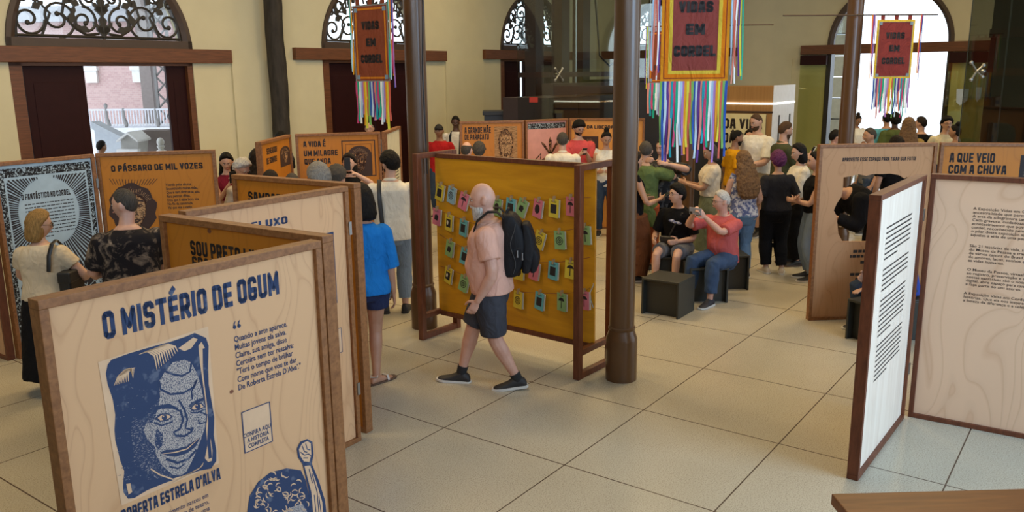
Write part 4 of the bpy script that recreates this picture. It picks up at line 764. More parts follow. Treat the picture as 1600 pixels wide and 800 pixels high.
def banner(label, ctr, ang, W, H, ztop, style, rl, nrib, seed, rod, sides):
    """ctr: plan position of the middle of the cloth; rod and sides in local x"""
    t = thing('ribbon_banner', label, 'banner', (ctr[0], ctr[1], ztop), math.radians(ang), 'maroon banners with ribbons'); r = random.Random(seed); h = W / 2
    MB().box((-h, 0, -H), (h, .006, 0)).build('cloth', fabric('maroon_cloth_' + style[0], style[1]), t)
    def band(d0, d1, y, m, nm):
        mb = MB()
        for q in (((-h + d0, -H + d0), (h - d0, -H + d1)), ((-h + d0, -d1), (h - d0, -d0)), ((-h + d0, -H + d1), (-h + d1, -d1)), ((h - d1, -H + d1), (h - d0, -d1))): mb.box((q[0][0], -y, q[0][1]), (q[1][0], 0, q[1][1]))
        mb.build(nm, m, t)
    for d0, d1, y, c, nm in style[2]: band(d0, d1, y, fabric('trim_' + c[0], c[1]), nm)
    for k, (tx, wd) in enumerate((('VIDAS', .50), ('EM', .28), ('CORDEL', .62))): block_text(tx, t, 'banner_lettering', -W * wd / 2, -H * (.32 + .215 * k), W * wd, .082 * H / .75, M_BLACKINK, -.005, 0, .5, 1.9)
    if style[3]:
        mb = MB()
        for sx_ in (-1, 1):
            for z in (-.045, -H + .045): mb.box((sx_ * (h - .045) - .02, -.006, z - .02), (sx_ * (h - .045) + .02, 0, z + .02))
        mb.build('corner_patches', fabric('grey_blue_patch', (.22, .30, .36)), t)
    mb = MB()
    for k in range(3): x = -h + W * (.14 + .36 * k); MB().box((x - .025, 0, -.005), (x + .025, .008, .06)).build('hanging_loop', fabric('maroon_cloth_' + style[0], style[1]), t)
    MB().tube([(rod[0], .004, .06), (rod[1], .004, .06)], .009, 8).build('banner_rod', M_ARCH, t)
    for k in range(nrib): x = -h + W * (k + .5) / nrib; ribbon(x, -H + .004, rl * r.uniform(.72, 1.05), W / nrib * 1.2, r).build('ribbon', M_RIB[(k * 5 + seed) % 14], t)
    for x0, l, n in sides:
        for k in range(n): ribbon(x0 + (k - n / 2) * .012, .06, l * r.uniform(.88, 1.06), .014, r, r.uniform(-.01, .02)).build('ribbon', M_RIB[(k * 3 + seed * 2) % 14], t)
    return t
ORANGE = ('orange', (.66, .25, .015)); YEL = ('yellow', (.66, .46, .05)); DKRED = ('dark_red', (.24, .035, .02)); GREY = ('grey', (.25, .24, .22))
S2 = ('a', (.25, .055, .045), [(0, .022, .002, ORANGE, 'orange_border'), (.022, .030, .003, DKRED, 'red_piping'), (.030, .058, .0025, ('deep_orange', (.66, .19, .01)), 'inner_orange_border'), (.058, .085, .003, YEL, 'yellow_braid')], False)
S1 = ('b', (.24, .060, .028), [(0, .012, .002, GREY, 'grey_edging'), (.03, .048, .003, ('bright_orange', (.62, .20, .02)), 'orange_border')], True)
S3 = ('c', (.22, .042, .038), [(0, .025, .002, YEL, 'yellow_border'), (.025, .032, .003, GREY, 'grey_piping')], True)
def bz(px, py, d): return at_y(px, py, d).z
p2 = at_y(1086, 64, 6.62); banner('largest banner hanging near the camera with yellow and orange borders', (p2.x, p2.y), -6, .515, .76, bz(1086, 127.5, 6.62) + .76, S2, .62, 30, 3, (-.5, .42), [(-.295, .80, 5), (.315, .80, 7)])
p1 = at_y(580, 70, 8.25); z1 = bz(580, 128, 8.25) + .72; banner('narrow turned banner with thin orange border left of iron column', (p1.x, p1.y), -38, .48, .72, z1, S1, .44, 22, 5, (-.3, .33), [(-.26, .7, 3), (.29, .80, 6)])
p3 = at_y(1397, 78, 11.1); z3 = bz(1397, 119, 11.1) + .71; banner('small banner with yellow border hanging in the bright entrance', (p3.x, p3.y), 4, .50, .74, z3, S3, .50, 24, 8, (-1.5, .55), [(-.30, .78, 4), (.34, .80, 3)])
p4 = at_y(1040, 90, 12.4); banner('faded banner half hidden behind the largest banner', (p4.x, p4.y), -6, .50, .74, bz(1040, 48, 12.4), S1, .5, 18, 9, (-.3, 1.5), [(-.26, .9, 4)])

# ---- black cube stools
M_ST = plain('black_stool', (.022, .024, .020), .42, var=.05)
def stool(label, xy, ang, s=.43, h=.40):
    t = thing('cube_stool', label, 'stool', (xy[0], xy[1], 0), math.radians(ang), 'black cube stools')
    bevel(MB().box((0, 0, h - .022), (s, s, h)).build('seat_top', M_ST, t), .003)
    for x0 in (0, s - .022): bevel(MB().box((x0, 0, 0), (x0 + .022, s, h - .022)).build('side_panel', M_ST, t), .003)
    MB().box((.022, .075, 0), (s - .022, .095, h - .022)).build('inner_panel', M_ST, t); MB().box((.022, s - .05, .02), (s - .022, s - .03, h - .022)).build('back_panel', M_ST, t)
    return t
stool('empty black cube stool in front of the seated pair', (1.39, 8.69), -35)
stool('black cube stool under the man in the pink polo', (2.00, 9.08), 0)
stool('black cube stool under the young man in black', (1.70, 9.72), -10)
stool('black cube stool close behind the man in the pink polo', (2.46, 9.62), 2, .36, .42)
stool('black cube stool at the foot of the photo-spot panel', (3.235, 7.76), -62, .36, .40)
bx = MB()

# ------------------------------------------------------------------ people
SKIN = {'light': (.52, .31, .22), 'tan': (.42, .235, .15), 'brown': (.26, .135, .08), 'dark': (.085, .040, .024), 'pink': (.55, .32, .24)}
def skin(k):
    n = 'skin_' + k
    if n in MATS: return MATS[n]
    c = SKIN[k]; m, nt, b = nodes(n); v = coords(nt, (1, 1, 1)); nt.links.new(ramp(nt, noise_tex(nt, v, 14, 3), [(.3, (c[0] * .92, c[1] * .86, c[2] * .84)), (.7, lum(c, 1.06))]), b.inputs['Base Color'])
    b.inputs['Roughness'].default_value = .5; b.inputs['Subsurface Weight'].default_value = .06; b.inputs['Subsurface Radius'].default_value = (.01, .004, .002); MATS[n] = m; return m
def hairmat(name, c):
    n = 'hair_' + name
    if n in MATS: return MATS[n]
    m, nt, b = nodes(n); v = coords(nt, (60, 60, 5)); f = noise_tex(nt, v, 2.4, 4, .6)
    nt.links.new(ramp(nt, f, [(.3, lum(c, .55)), (.7, lum(c, 1.35))]), b.inputs['Base Color']); b.inputs['Roughness'].default_value = .55; b.inputs['Specular IOR Level'].default_value = .18; bump(nt, b, f, .8, .015); MATS[n] = m; return m
HAIR = {'black': (.0045, .0035, .003), 'dark': (.014, .008, .005), 'brown': (.075, .040, .020), 'blond': (.30, .17, .055), 'lightbrown': (.17, .095, .045), 'grey': (.24, .22, .19), 'white': (.52, .50, .46), 'darkgrey': (.062, .053, .045), 'purple': (.10, .020, .075), 'cap': (.02, .02, .022)}
def sm(a, b, x): t = max(0, min(1, (x - a) / (b - a))); return t * t * (3 - 2 * t)
def head_pt(d, fem=False):
    x, y, z = d; r = 1 / math.sqrt((x / .076) ** 2 + (y / .097) ** 2 + (z / .117) ** 2); p = V((x * r, y * r, z * r))
    t = max(0, -p.z / .117); p.x *= 1 - (.34 if fem else .25) * t ** 1.6
    if p.y < 0: p.y *= 1 - .30 * t
    else: p.y *= .93
    if y > 0:
        G = lambda a, s, q, w_: math.exp(-((p.x - a) / s) ** 2 - ((p.z - q) / w_) ** 2)
        ax = abs(p.x); g = lambda a, s, q, w_: math.exp(-((ax - a) / s) ** 2 - ((p.z - q) / w_) ** 2); k = sm(.1, .5, y)
        dy = .006 * g(.028, .026, .022, .011) - .011 * g(.031, .015, .000, .012) + .010 * G(0, .009, -.004, .018) + .024 * G(0, .012, -.030, .013) + .006 * g(.012, .008, -.034, .008)
        dy += .007 * G(0, .022, -.062, .011) - .003 * G(0, .02, -.0475, .005) - .004 * G(0, .022, -.078, .006) + .010 * G(0, .022, -.101, .016) + .004 * g(.042, .018, -.028, .02)
        p.y += dy * k
    return p
def star(fn, n=40, m=30):
    rings = []
    for i in range(m + 1):
        e = -PI / 2 + PI * (i + .5) / (m + 1); rings.append([fn((math.cos(e) * math.sin(2 * PI * k / n), math.cos(e) * math.cos(2 * PI * k / n), math.sin(e))) for k in range(n)])
    return [r[::-1] for r in rings]
TORM = [(.450, .066, .052, -.006), (.475, .090, .064, -.008), (.505, .098, .070, -.008), (.54, .096, .069, -.006), (.59, .086, .060, .0), (.63, .084, .058, .003), (.68, .092, .064, .003), (.73, .102, .070, .001), (.77, .100, .067, -.004), (.80, .078, .052, -.008), (.818, .054, .043, -.010), (.835, .037, .036, -.008)]
TORF = [(.450, .070, .052, -.006), (.475, .096, .068, -.010), (.505, .103, .074, -.012), (.54, .097, .068, -.008), (.59, .079, .055, .0), (.63, .075, .052, .003), (.68, .083, .062, .006), (.73, .090, .072, .008), (.77, .086, .062, -.002), (.80, .068, .048, -.008), (.818, .048, .039, -.010), (.835, .032, .032, -.008)]
def blob(mb, name, mat, parent, vox, smooth=3, wr=0., wscale=.09):
    o = mb.build(name, mat, parent, False)
    r = o.modifiers.new('remesh', 'REMESH'); r.mode = 'VOXEL'; r.voxel_size = vox; r.use_smooth_shade = True
    if smooth: s = o.modifiers.new('smooth', 'SMOOTH'); s.factor = .5; s.iterations = smooth
    if wr:
        k = 'wr%.3f' % wscale; t = bpy.data.textures.get(k)
        if not t: t = bpy.data.textures.new(k, 'CLOUDS'); t.noise_scale = wscale; t.noise_depth = 1
        d = o.modifiers.new('folds', 'DISPLACE'); d.texture = t; d.strength = wr; d.mid_level = .45; d.texture_coords = 'LOCAL'
    return o
def ik(a, t, l1, l2, pole):
    d = t - a; L = min(d.length, (l1 + l2) * .998); dn = d.normalized(); x = (l1 * l1 - l2 * l2 + L * L) / (2 * L); q = math.sqrt(max(0, l1 * l1 - x * x)); p = V(pole); p = (p - dn * p.dot(dn)).normalized()
    return a + dn * x + p * q, a + dn * L
def sampler(a, b, c, tab):
    def at(t):
        p = a.lerp(b, t) if t <= 1 else b.lerp(c, t - 1)
        for (t0, r0), (t1, r1) in zip(tab, tab[1:]):
            if t <= t1: return p, r0 + (r1 - r0) * (t - t0) / (t1 - t0)
        return p, tab[-1][1]
    return at
def limb(mb, at, t0, t1, infl=0., flare=0., round_=True, n=12):
    ts = [t0 + (t1 - t0) * k / 9 for k in range(10)]; P = [at(t) for t in ts]
    mb.tube([p for p, _ in P], [r + infl + flare * k / 9 for k, (_, r) in enumerate(P)], n, None, True, round_)
def hand(mb, w, d, n, wd, s, curl):
    d = d.normalized(); n = (n - d * n.dot(d)).normalized(); wd = (wd - d * wd.dot(d) - n * wd.dot(n)).normalized()
    rings = []
    for t, a, b in ((-.012, .020, .017), (.0, .021, .017), (.03, .030, .016), (.065, .038, .0145), (.088, .037, .012), (.096, .030, .008)): rings.append([w + d * t * s + wd * a * s * math.cos(2 * PI * k / 12) + n * b * s * math.sin(2 * PI * k / 12) for k in range(12)])
    mb.loft(rings)
    for off, ln_, r, c in ((.029, .070, .0090, 0), (.010, .079, .0093, .06), (-.010, .073, .0090, .12), (-.028, .056, .0080, .2)):
        p = w + d * .082 * s + wd * off * s; pts = [p]; a = curl * .35 + c * .4; dd = d * math.cos(a) + n * math.sin(a)
        for q, f in ((.46, .9), (.30, 1.), (.26, .7)):
            p = p + dd * ln_ * q * s; pts.append(p); a += (curl + c) * f; dd = d * math.cos(a) + n * math.sin(a)
        mb.tube(pts, [r * s, r * s * .96, r * s * .9, r * s * .8], 8, None, True, True)
    p = w + d * .022 * s + wd * .028 * s + n * .004 * s; d1 = (d * .62 + wd * .72 + n * .34).normalized(); d2 = (d * .85 + wd * .30 + n * (.25 + curl * .4)).normalized(); d3 = (d * .9 + wd * .02 + n * (.3 + curl * .5)).normalized()
    mb.tube([p, p + d1 * .036 * s, p + d1 * .036 * s + d2 * .032 * s, p + d1 * .036 * s + d2 * .032 * s + d3 * .024 * s], [.0125 * s, .0115 * s, .0100 * s, .0085 * s], 8, None, True, True)
PEOPLE = []
def person(label, xy, face, h=1.7, fem=False, bulk=1., sk='tan', hair=('short', 'dark'), top=None, bot=None, shoe=(.02, .02, .022), sole=(.6, .6, .58), lh=None, rh=None, lf=None, rf=None, hipz=None, lean=0., head=(0, 0), beard=None, glasses=None, vox=.010, z=0., curl=.45, belly=0., poles=None, hd=None, hn=None, sandals=False, armsec=None, side=0., sock=(.015, .015, .017), hsc=1.):
    root = thing('person', label, 'person', (xy[0], xy[1], z), math.radians(face) - PI / 2, 'visitors')
    PEOPLE.append((label, xy)); S = h / 1.74; hz = hipz if hipz else .517 * h; sn, cs = math.sin(lean), math.cos(lean)
    def T(p):
        y, q = p[1], p[2] - .52 * h; x = p[0]; x2 = x * math.cos(side) + q * math.sin(side); q2 = q * math.cos(side) - x * math.sin(side)
        return V((x2, y * cs + q2 * sn, q2 * cs - y * sn + hz))
    TAB = TORF if fem else TORM
    def ring_at(zf):
        if zf <= TAB[0][0]: return TAB[0]
        for a, b in zip(TAB, TAB[1:]):
            if zf <= b[0]: t = (zf - a[0]) / (b[0] - a[0]); return tuple(a[i] + (b[i] - a[i]) * t for i in range(4))
        return TAB[-1]
    def ring(zf, infl=0., fl=0., tr=True, n=24, rr_=None):
        _, rx, ry, cy = rr_ or ring_at(zf)
        bl = belly * math.exp(-((zf - .61) / .06) ** 2); rx = rx * h * bulk + infl + bl * .5; ry = ry * h * bulk + infl + bl; cy = cy * h + bl * .6; rx += fl; ry += fl; pts = []
        for k in range(n):
            a = 2 * PI * k / n; c, s = math.cos(a), math.sin(a); pts.append((rx * math.copysign(abs(c) ** .85, c), cy + ry * math.copysign(abs(s) ** .85, s), zf * h))
        return [T(p) for p in pts] if tr else [V((p[0], p[1], p[2] - .52 * h + hz)) for p in pts]
    sw = (.092 if fem else .106) * h * (.6 + .4 * bulk)
    SH = {-1: T((-sw, -.006 * h, .770 * h)), 1: T((sw, -.006 * h, .770 * h))}; WR_ = {}; EL = {}; HD = {}
    for s, tgt in ((-1, lh), (1, rh)):
        if tgt is None: tgt = (s * (.135 * h + .03), .05, hz - .045 * h)
        pole = (poles or {}).get(s, (s * .5, -1, -.35)); e, w_ = ik(SH[s], V(tgt), .172 * h, .148 * h, pole); EL[s], WR_[s] = e, w_
    AT = [(0, .033 * h * bulk), (.3, .030 * h * bulk), (1, .0235 * h * bulk), (1.3, .0245 * h * bulk), (2, .0155 * h)]
    if fem: AT = [(t, r * .88) for t, r in AT]
    ARM = {s: sampler(SH[s], EL[s], WR_[s], AT) for s in (-1, 1)}
    HJ = {s: V((s * .052 * h, 0, hz - .005 * h)) for s in (-1, 1)}; KN = {}; AN = {}; FO = {}
    for s, f in ((-1, lf), (1, rf)):
        f = f or (s * .062 * h, 0., 0., s * -8, 0)
        f = tuple(f) + (0,) * (5 - len(f)); FO[s] = f; a_ = V((f[0], f[1], f[2] + .045 * h)); KN[s], AN[s] = ik(HJ[s], a_, .236 * h, .242 * h, (f[0] * .6 + s * .03, 1, .15))
    LT = [(0, .054 * h * bulk), (.5, .045 * h * bulk), (1, .0315 * h * bulk), (1.35, .0325 * h * bulk), (1.7, .0245 * h), (2, .0200 * h)]
    LEG = {s: sampler(HJ[s], KN[s], AN[s], LT) for s in (-1, 1)}
    hs = .985 * hsc * S ** .5; HC = T((0, .014 * h, .925 * h)) if abs(lean) < .5 else T((0, .03 * h, .93 * h)); HM = Matrix.Translation(HC) @ Matrix.Rotation(math.radians(head[0]), 4, 'Z') @ Matrix.Rotation(-math.radians(head[1]), 4, 'X') @ Matrix.Scale(hs, 4)
    # the body, one continuous surface
    b = MB(); b.loft([ring(r[0]) for r in TAB])
    b.tube([T((0, -.008 * h, .81 * h)), T((0, -.002 * h, .845 * h)), HM @ V((0, -.020, -.055)), HM @ V((0, -.01, -.01))], [.040 * h * (.85 if fem else 1), .033 * h * (.82 if fem else 1), .031 * h * (.82 if fem else 1), .03 * h], 14)
    b.loft([[HM @ p for p in r] for r in star(lambda d: head_pt(d, fem))])
    for s in (-1, 1):
        b.ell((0, 0, 0), (.014, .024, .036), 10, 8, HM @ Matrix.Translation((s * .080, -.014, -.006)) @ Matrix.Rotation(s * .35, 4, 'Z') @ Matrix.Rotation(.2, 4, 'X'))
        limb(b, ARM[s], 0, 2); limb(b, LEG[s], 0, 2)
        d = (WR_[s] - EL[s]).normalized()
        if hd and hd.get(s): d = V(hd[s]).normalized()
        nn = V((hn or {}).get(s, (-s, .15, 0))); wd = d.cross(nn)
        if wd.dot(V((0, .6, .8))) < 0: wd = -wd
        hand(b, WR_[s] + d * .004, d, nn, wd, 1.02 * S, curl); HD[s] = root.matrix_world
        HD[s] = WR_[s] + d * .10 * S
        FM = Matrix.Translation((AN[s].x, AN[s].y, AN[s].z - .045 * h)) @ Matrix.Rotation(math.radians(FO[s][3]), 4, 'Z') @ Matrix.Translation((0, .12, 0)) @ Matrix.Rotation(math.radians(-FO[s][4]), 4, 'X') @ Matrix.Translation((0, -.12, 0)) @ Matrix.Scale(S, 4)
        def foot(mb, g, hh, flat=False):
            R = []
            for y, wx, zt in ((-.072, .020, .045), (-.06, .033, .075), (-.02, .038, .100), (.03, .039, .092), (.08, .043, .062), (.13, .046, .046), (.17, .040, .038), (.195, .022, .028)):
                zt = zt * hh; R.append([(wx * g * math.cos(2 * PI * k / 12), y * (1 + (g - 1) * .5), max(.004, zt / 2 + zt / 2 * math.sin(2 * PI * k / 12))) for k in range(12)])
            mb.loft(R, True, FM)
        foot(b, .84, .85)
        sh = MB()
        if sandals:
            pass
        else:
            foot(sh, 1.10, 1.08); shoe_o = blob(sh, 'shoe', plain('shoe_%d_%d_%d' % tuple(int(c * 255) for c in shoe), shoe, .6), root, max(.007, vox * .8), 1)
        
        if bot and not sandals and bot.get('type') == 'shorts' and sock: sk_ = MB(); limb(sk_, LEG[s], 1.84, 2.0, .007, 0, False, 14); sk_.build('sock', plain('sock_%d' % int(sock[0] * 255), sock, .9), root, True)
        so = MB(); ol = [(-.078, .018), (-.06, .036), (0, .038), (.08, .044), (.13, .048), (.175, .042), (.203, .02)]; out_ = [(w_ * 1.08, y * 1.05) for y, w_ in ol] + [(-w_ * 1.08, y * 1.05) for y, w_ in reversed(ol)]
        so.loft([[(x * g, y * g, zz) for x, y in out_] for zz, g in ((.0, .98), (.006, 1.03), (.022 if not sandals else .014, 1.02))], True, FM); so.build('shoe_sole', plain('sole_%d' % int(sole[0] * 255), sole, .7), root if sandals else shoe_o, True)
        if sandals:
            st = MB(); st.tube([(-.05, .10, .012), (-.03, .10, .055), (.03, .10, .055), (.05, .10, .012)], [(.012, .004)] * 4, 8, None, True, False, FM); st.tube([(-.04, -.03, .07), (0, -.066, .075), (.04, -.03, .07), (.0, .03, .098), (-.04, -.03, .07)], .007, 6, None, True, False, FM); st.build('sandal_strap', plain('pale_strap', (.5, .45, .4), .5), root, True)
    BO = blob(b, 'body', skin(sk), root, vox, 2)
    # face
    e = MB()
    for s in (-1, 1): e.cur = 0; e.ell((s * .031, .0765, .001), (.0125, .009, .0065), 10, 8, HM); e.cur = 1; e.ell((s * .031, .0825, .001), (.0058, .005, .0058), 8, 6, HM)
    e.build('eyes', [plain('eye_white', (.55, .52, .48), .3), plain('dark_iris', (.02, .012, .008), .2)], BO, True)
    hm = hairmat(hair[1], HAIR[hair[1]]); bm = MB()
    for s in (-1, 1): bm.tube([(s * .014, .0905, .021), (s * .030, .0905, .026), (s * .047, .079, .021)], [.0035, .0038, .0022], 6, None, True, False, HM)
    bm.build('eyebrows', hairmat('dark', HAIR['dark']) if hair[1] in ('blond', 'cap', 'purple') else hm, BO, True)
    lm = MB(); lm.tube([(-.022, .084, -.060), (-.010, .0945, -.058), (0, .095, -.0595), (.010, .0945, -.058), (.022, .084, -.060)], [.002, .005, .0052, .005, .002], 8, None, True, False, HM); c_ = SKIN[sk]; lm.build('lips', plain('lips_' + sk, (c_[0] * .85, c_[1] * .55, c_[2] * .55), .4), BO, True)
    st = hair[0]
    def hair_fn(th, cond, amp=.0):
        def fn(d):
            p = head_pt(d, fem); g = cond(d); t = th * sm(-.10, .16, g) - .012 * (1 - sm(-.10, .10, g)); q = V(d)
            if amp: t += amp * math.sin(d[0] * 31 + d[2] * 17) * math.sin(d[1] * 29 + d[0] * 11) * sm(0, .2, g)
            return HM @ (p + q * t)
        return fn
    base = lambda d: d[2] * .85 - d[1] * .75 - .12 - (.25 if abs(d[0]) > .8 and d[2] < .05 else 0)
    low = lambda d: d[2] * .75 - d[1] * .85 - .02
    if st != 'bald':
        hb = MB(); th, cond, amp = {'buzz': (.009, lambda d: base(d), 0), 'short': (.017, base, .002), 'fringe': (.010, lambda d: min(base(d) + .10, .72 - d[2]), .002), 'thick': (.034, lambda d: base(d) + .15, .005), 'bob': (.022, low, .002), 'long': (.020, low, .002), 'wavy': (.026, low, .006), 'bun': (.012, low, .001), 'afro': (.050, lambda d: base(d) + .04, .010), 'curly': (.036, lambda d: base(d) + .06, .009), 'cap': (.014, lambda d: d[2] - .22 + d[1] * -.05, 0)}[st]
        if amp or st in ('bob', 'long', 'wavy', 'bun', 'buzz', 'cap'): hb.loft(star(hair_fn(th, cond, amp), 48, 36))
        cv = lambda rows: hb.loft([[HM @ V((cx_ + rx * math.cos(2 * PI * k / 18), cy + ry * math.sin(2 * PI * k / 18), zz)) for k in range(18)] for zz, cx_, cy, rx, ry in rows])
        if st == 'bob': cv([(.06, 0, -.03, .080, .078), (.0, 0, -.036, .094, .080), (-.06, 0, -.038, .100, .078), (-.11, 0, -.040, .100, .072), (-.145, 0, -.042, .088, .060), (-.155, 0, -.045, .06, .04)])
        if st == 'long': cv([(.06, 0, -.03, .082, .078), (.0, 0, -.042, .094, .074), (-.08, 0, -.055, .098, .064), (-.16, 0, -.085, .108, .052), (-.26, 0, -.115, .118, .045), (-.36, 0, -.125, .105, .040), (-.43, 0, -.125, .06, .028)])
        if st == 'wavy':
            cv([(.06, 0, -.03, .086, .080), (.0, 0, -.044, .105, .078), (-.08, 0, -.060, .122, .070), (-.16, 0, -.09, .142, .060), (-.26, 0, -.118, .160, .055), (-.36, 0, -.13, .165, .050), (-.44, 0, -.13, .14, .040), (-.50, 0, -.128, .08, .025)])
            for k in range(9): xx = -.13 + .0325 * k; hb.tube([HM @ V((xx * .75 + .012 * math.sin(k * 2 + q * 1.1), -.09 - .008 * q - .02 * math.sin(q), -.06 - .052 * q)) for q in range(9)], [.026] * 7 + [.018, .010], 8)
        if st == 'bun': hb.ell((0, -.045, .135), (.045, .045, .045), 14, 10, HM)
        if st == 'cap':
            hb.loft([[HM @ V((x * .078, .06 + y * .11, zz + .014 * (1 - x * x))) for x, y in [(math.cos(PI * k / 10), math.sin(PI * k / 10)) for k in range(11)]] for zz in (.036, .046)])
        blob(hb, 'cap' if st == 'cap' else 'hair', hm, root, .008, 1, .014 if st in ('curly', 'afro') else (.010 if st in ('long', 'bob', 'thick') else (.022 if st == 'wavy' else 0)), .03)
        if st == 'cap': sb_ = MB(); sb_.loft(star(hair_fn(.005, base, 0), 36, 26)); blob(sb_, 'hair', hairmat('dark', HAIR['dark']), root, .009, 1)
    if beard:
        k, dn = beard
        def bf(d):
            p = head_pt(d, fem); g = min(-d[2] - .30 - .30 * abs(d[0]), d[1] - .02) * 1.3; mo = math.exp(-((p.x) / .018) ** 2 - ((p.z + .060) / .006) ** 2); t = (.006 + dn * math.exp(-((p.z + .10) / .035) ** 2)) * sm(0, .18, g) - .010 * (1 - sm(-.02, .08, g)) - .012 * mo; return HM @ (p + V((0, .35, -.95)) * max(t, 0) * .95 + V(d) * (t if t < 0 else t * .6))
        bb = MB(); bb.loft(star(bf, 44, 36)); blob(bb, 'beard', hairmat(k, HAIR[k]), root, .006, 1)
    if glasses:
        g = MB(); dark = glasses == 'sun'
        for s in (-1, 1):
            ring_ = [(s * .033 + .023 * math.cos(a * PI / 8), .101 - .010 * abs(math.cos(a * PI / 8)) * (1 if s * math.cos(a * PI / 8) > 0 else 0), .0 + .018 * math.sin(a * PI / 8)) for a in range(17)]
            if dark: g.add([(p[0], p[1], p[2] * 1.1) for p in ring_[:16]], [tuple(range(16))], HM)
            g.tube(ring_, .003 if dark else .0018, 6, None, True, False, HM); g.tube([(s * .056, .092, .004), (s * .080, .05, .006), (s * .083, -.01, .002)], .003 if dark else .0018, 6, None, True, False, HM)
        g.tube([(-.011, .101, .004), (.011, .101, .004)], .002, 6, None, True, False, HM); g.build('glasses', M_BLK, root, True)
    # clothing
    if top:
        t = MB(); inf = top.get('infl', .016); z0 = top.get('hem', .48); z1 = top.get('neck', .822); zs = [z0 + (min(z1, .80) - z0) * k / 10 for k in range(11)] + [q for q in (.812, .822, .832) if q <= z1 + .001]
        def rr2(zf):
            if zf < .505: q = ring_at(.505); return (zf, q[1], q[2], q[3])
            q = ring_at(zf); m_ = .62
            if zf < .72: w_ = ring_at(.505); c2 = ring_at(.73); bx = max(q[1], (q[1] * (1 - m_) + m_ * max(w_[1] * .97, c2[1] * .95))) if top.get('loose', 1) else q[1]; by = max(q[2], q[2] * (1 - m_) + m_ * c2[2] * .97) if top.get('loose', 1) else q[2]; return (zf, bx, by, q[3])
            return q
        t.loft([ring(zf, inf if zf < .81 else inf * .6, top.get('flare', 0) * max(0, (.62 - zf)) / .14 * .02, True, 28, rr2(zf)) for zf in zs])
        sl = top.get('sleeve', .6)
        for s in (-1, 1):
            sl_ = sl[s] if isinstance(sl, dict) else sl
            if sl_ > 0: t.ell(SH[s] + V((0, 0, -.002 * h)), [.033 * h * bulk + inf * .85] * 3, 14, 10); limb(t, ARM[s], .06, sl_, inf * .85 + (.004 if sl_ < 1.5 else 0), top.get('sflare', .008), False, 14)
            else: t.tube([T((s * .062 * h, -.012 * h, .74 * h)), T((s * .068 * h, -.008 * h, .79 * h)), T((s * .056 * h, -.010 * h, .818 * h))], [(.020 * h, .05 * h)] * 3, 10)
        blob(t, top.get('name', 'shirt'), top['m'], root, max(vox, .009), 3, top.get('wr', .018), .11)
        if top.get('collar'):
            c = MB(); c.tube([T((.040 * h * math.sin(a), -.008 * h + .040 * h * math.cos(a), .826 * h - .012 * h * math.cos(a))) for a in [.35 + k * (2 * PI - .7) / 14 for k in range(15)]], [(.016, .006)] * 15, 8, (0, 0, 1)); c.build('collar', top['m'], root, True)
    if bot:
        q = MB(); inf = bot.get('infl', .012); L = bot.get('len', 1.9); ty = bot.get('type', 'pants'); wz = bot.get('waist', .59)
        if ty == 'skirt':
            hem = bot['hem']; zs = [hem + (wz - hem) * k / 9 for k in range(10)]; q.loft([ring(zf, inf, max(0, .52 - zf) * h * bot.get('flare', .16), True, 28, None if zf > .5 else (zf,) + tuple(ring_at(.505)[1:])) for zf in zs])
        else:
            q.loft([ring(zf, inf if zf < .56 else inf * .5) for zf in (.436, .46, .505, .54, .57, wz)])
            for s in (-1, 1): limb(q, LEG[s], 0, L, inf + bot.get('loose', .004), bot.get('flare', .006), False, 16)
        blob(q, {'skirt': 'skirt', 'shorts': 'shorts'}.get(ty, 'trousers'), bot['m'], root, max(vox, .009), 3, bot.get('wr', .015), .10)
        if bot.get('cuff'):
            for s in (-1, 1): c = MB(); limb(c, LEG[s], L - .14, L + .005, inf + .016, .0, False, 16); c.build('trouser_cuff', bot['cuff'], root, True)
    root['_'] = 0; del root['_']
    M = Matrix.Translation(root.location) @ Matrix.Rotation(root.rotation_euler.z, 4, 'Z')
    return dict(root=root, M=M, T=T, HM=HM, HD=HD, WR=WR_, EL=EL, SH=SH, h=h, LEG=LEG, HJ=HJ, KN=KN)
def phone(label, P, loc, dirv, up=(0, 0, 1), col=M_BLK, size=(.074, .15), name='phone'):
    """loc local to the person; dirv: where the screen looks"""
    d = (P['M'].to_3x3() @ V(dirv)).normalized(); u = P['M'].to_3x3() @ V(up); xx = u.cross(d).normalized(); u = d.cross(xx)
    t = thing('phone', label, 'phone', tuple(P['M'] @ V(loc))); t.rotation_euler = Matrix((xx, -d, u)).transposed().to_euler()
    a, b = size[0] / 2, size[1] / 2
    bevel(MB().box((-a, -.0045, -b), (a, .0045, b)).build('case', col, t), .003); MB().box((-a + .004, -.0052, -b + .006), (a - .004, -.0045, b - .006)).build('screen', plain('phone_glass', (.02, .022, .03), .1), t); bevel(MB().box((a - .034, .0045, b - .04), (a - .006, .007, b - .008)).build('camera_bump', M_BLK, t), .002)
    return t
def strap_bag(label, P, pts, bag=None, col=M_BLK, wd=.034, name='shoulder_bag', cat='bag'):
    root = thing(name, label, cat, tuple(P['root'].location), P['root'].rotation_euler.z)
    m = MB(); m.tube(pts, [(wd / 2, .004)] * len(pts), 8, (1, 0, .3)); m.build('strap', col, root, True)
    if bag:
        c, s = bag; m = MB(); m.box((c[0] - s[0] / 2, c[1] - s[1] / 2, c[2] - s[2] / 2), (c[0] + s[0] / 2, c[1] + s[1] / 2, c[2] + s[2] / 2)); bevel(m.build('bag_body', col, root), .02, 3)
        m = MB(); m.box((c[0] - s[0] / 2 - .003, c[1] - s[1] / 2 - .004, c[2] + s[2] * .05), (c[0] + s[0] / 2 + .003, c[1] + s[1] / 2 + .004, c[2] + s[2] / 2 + .004)); bevel(m.build('flap', col, root), .012, 2)
    return root
FB = lambda n, c: fabric(n, c)
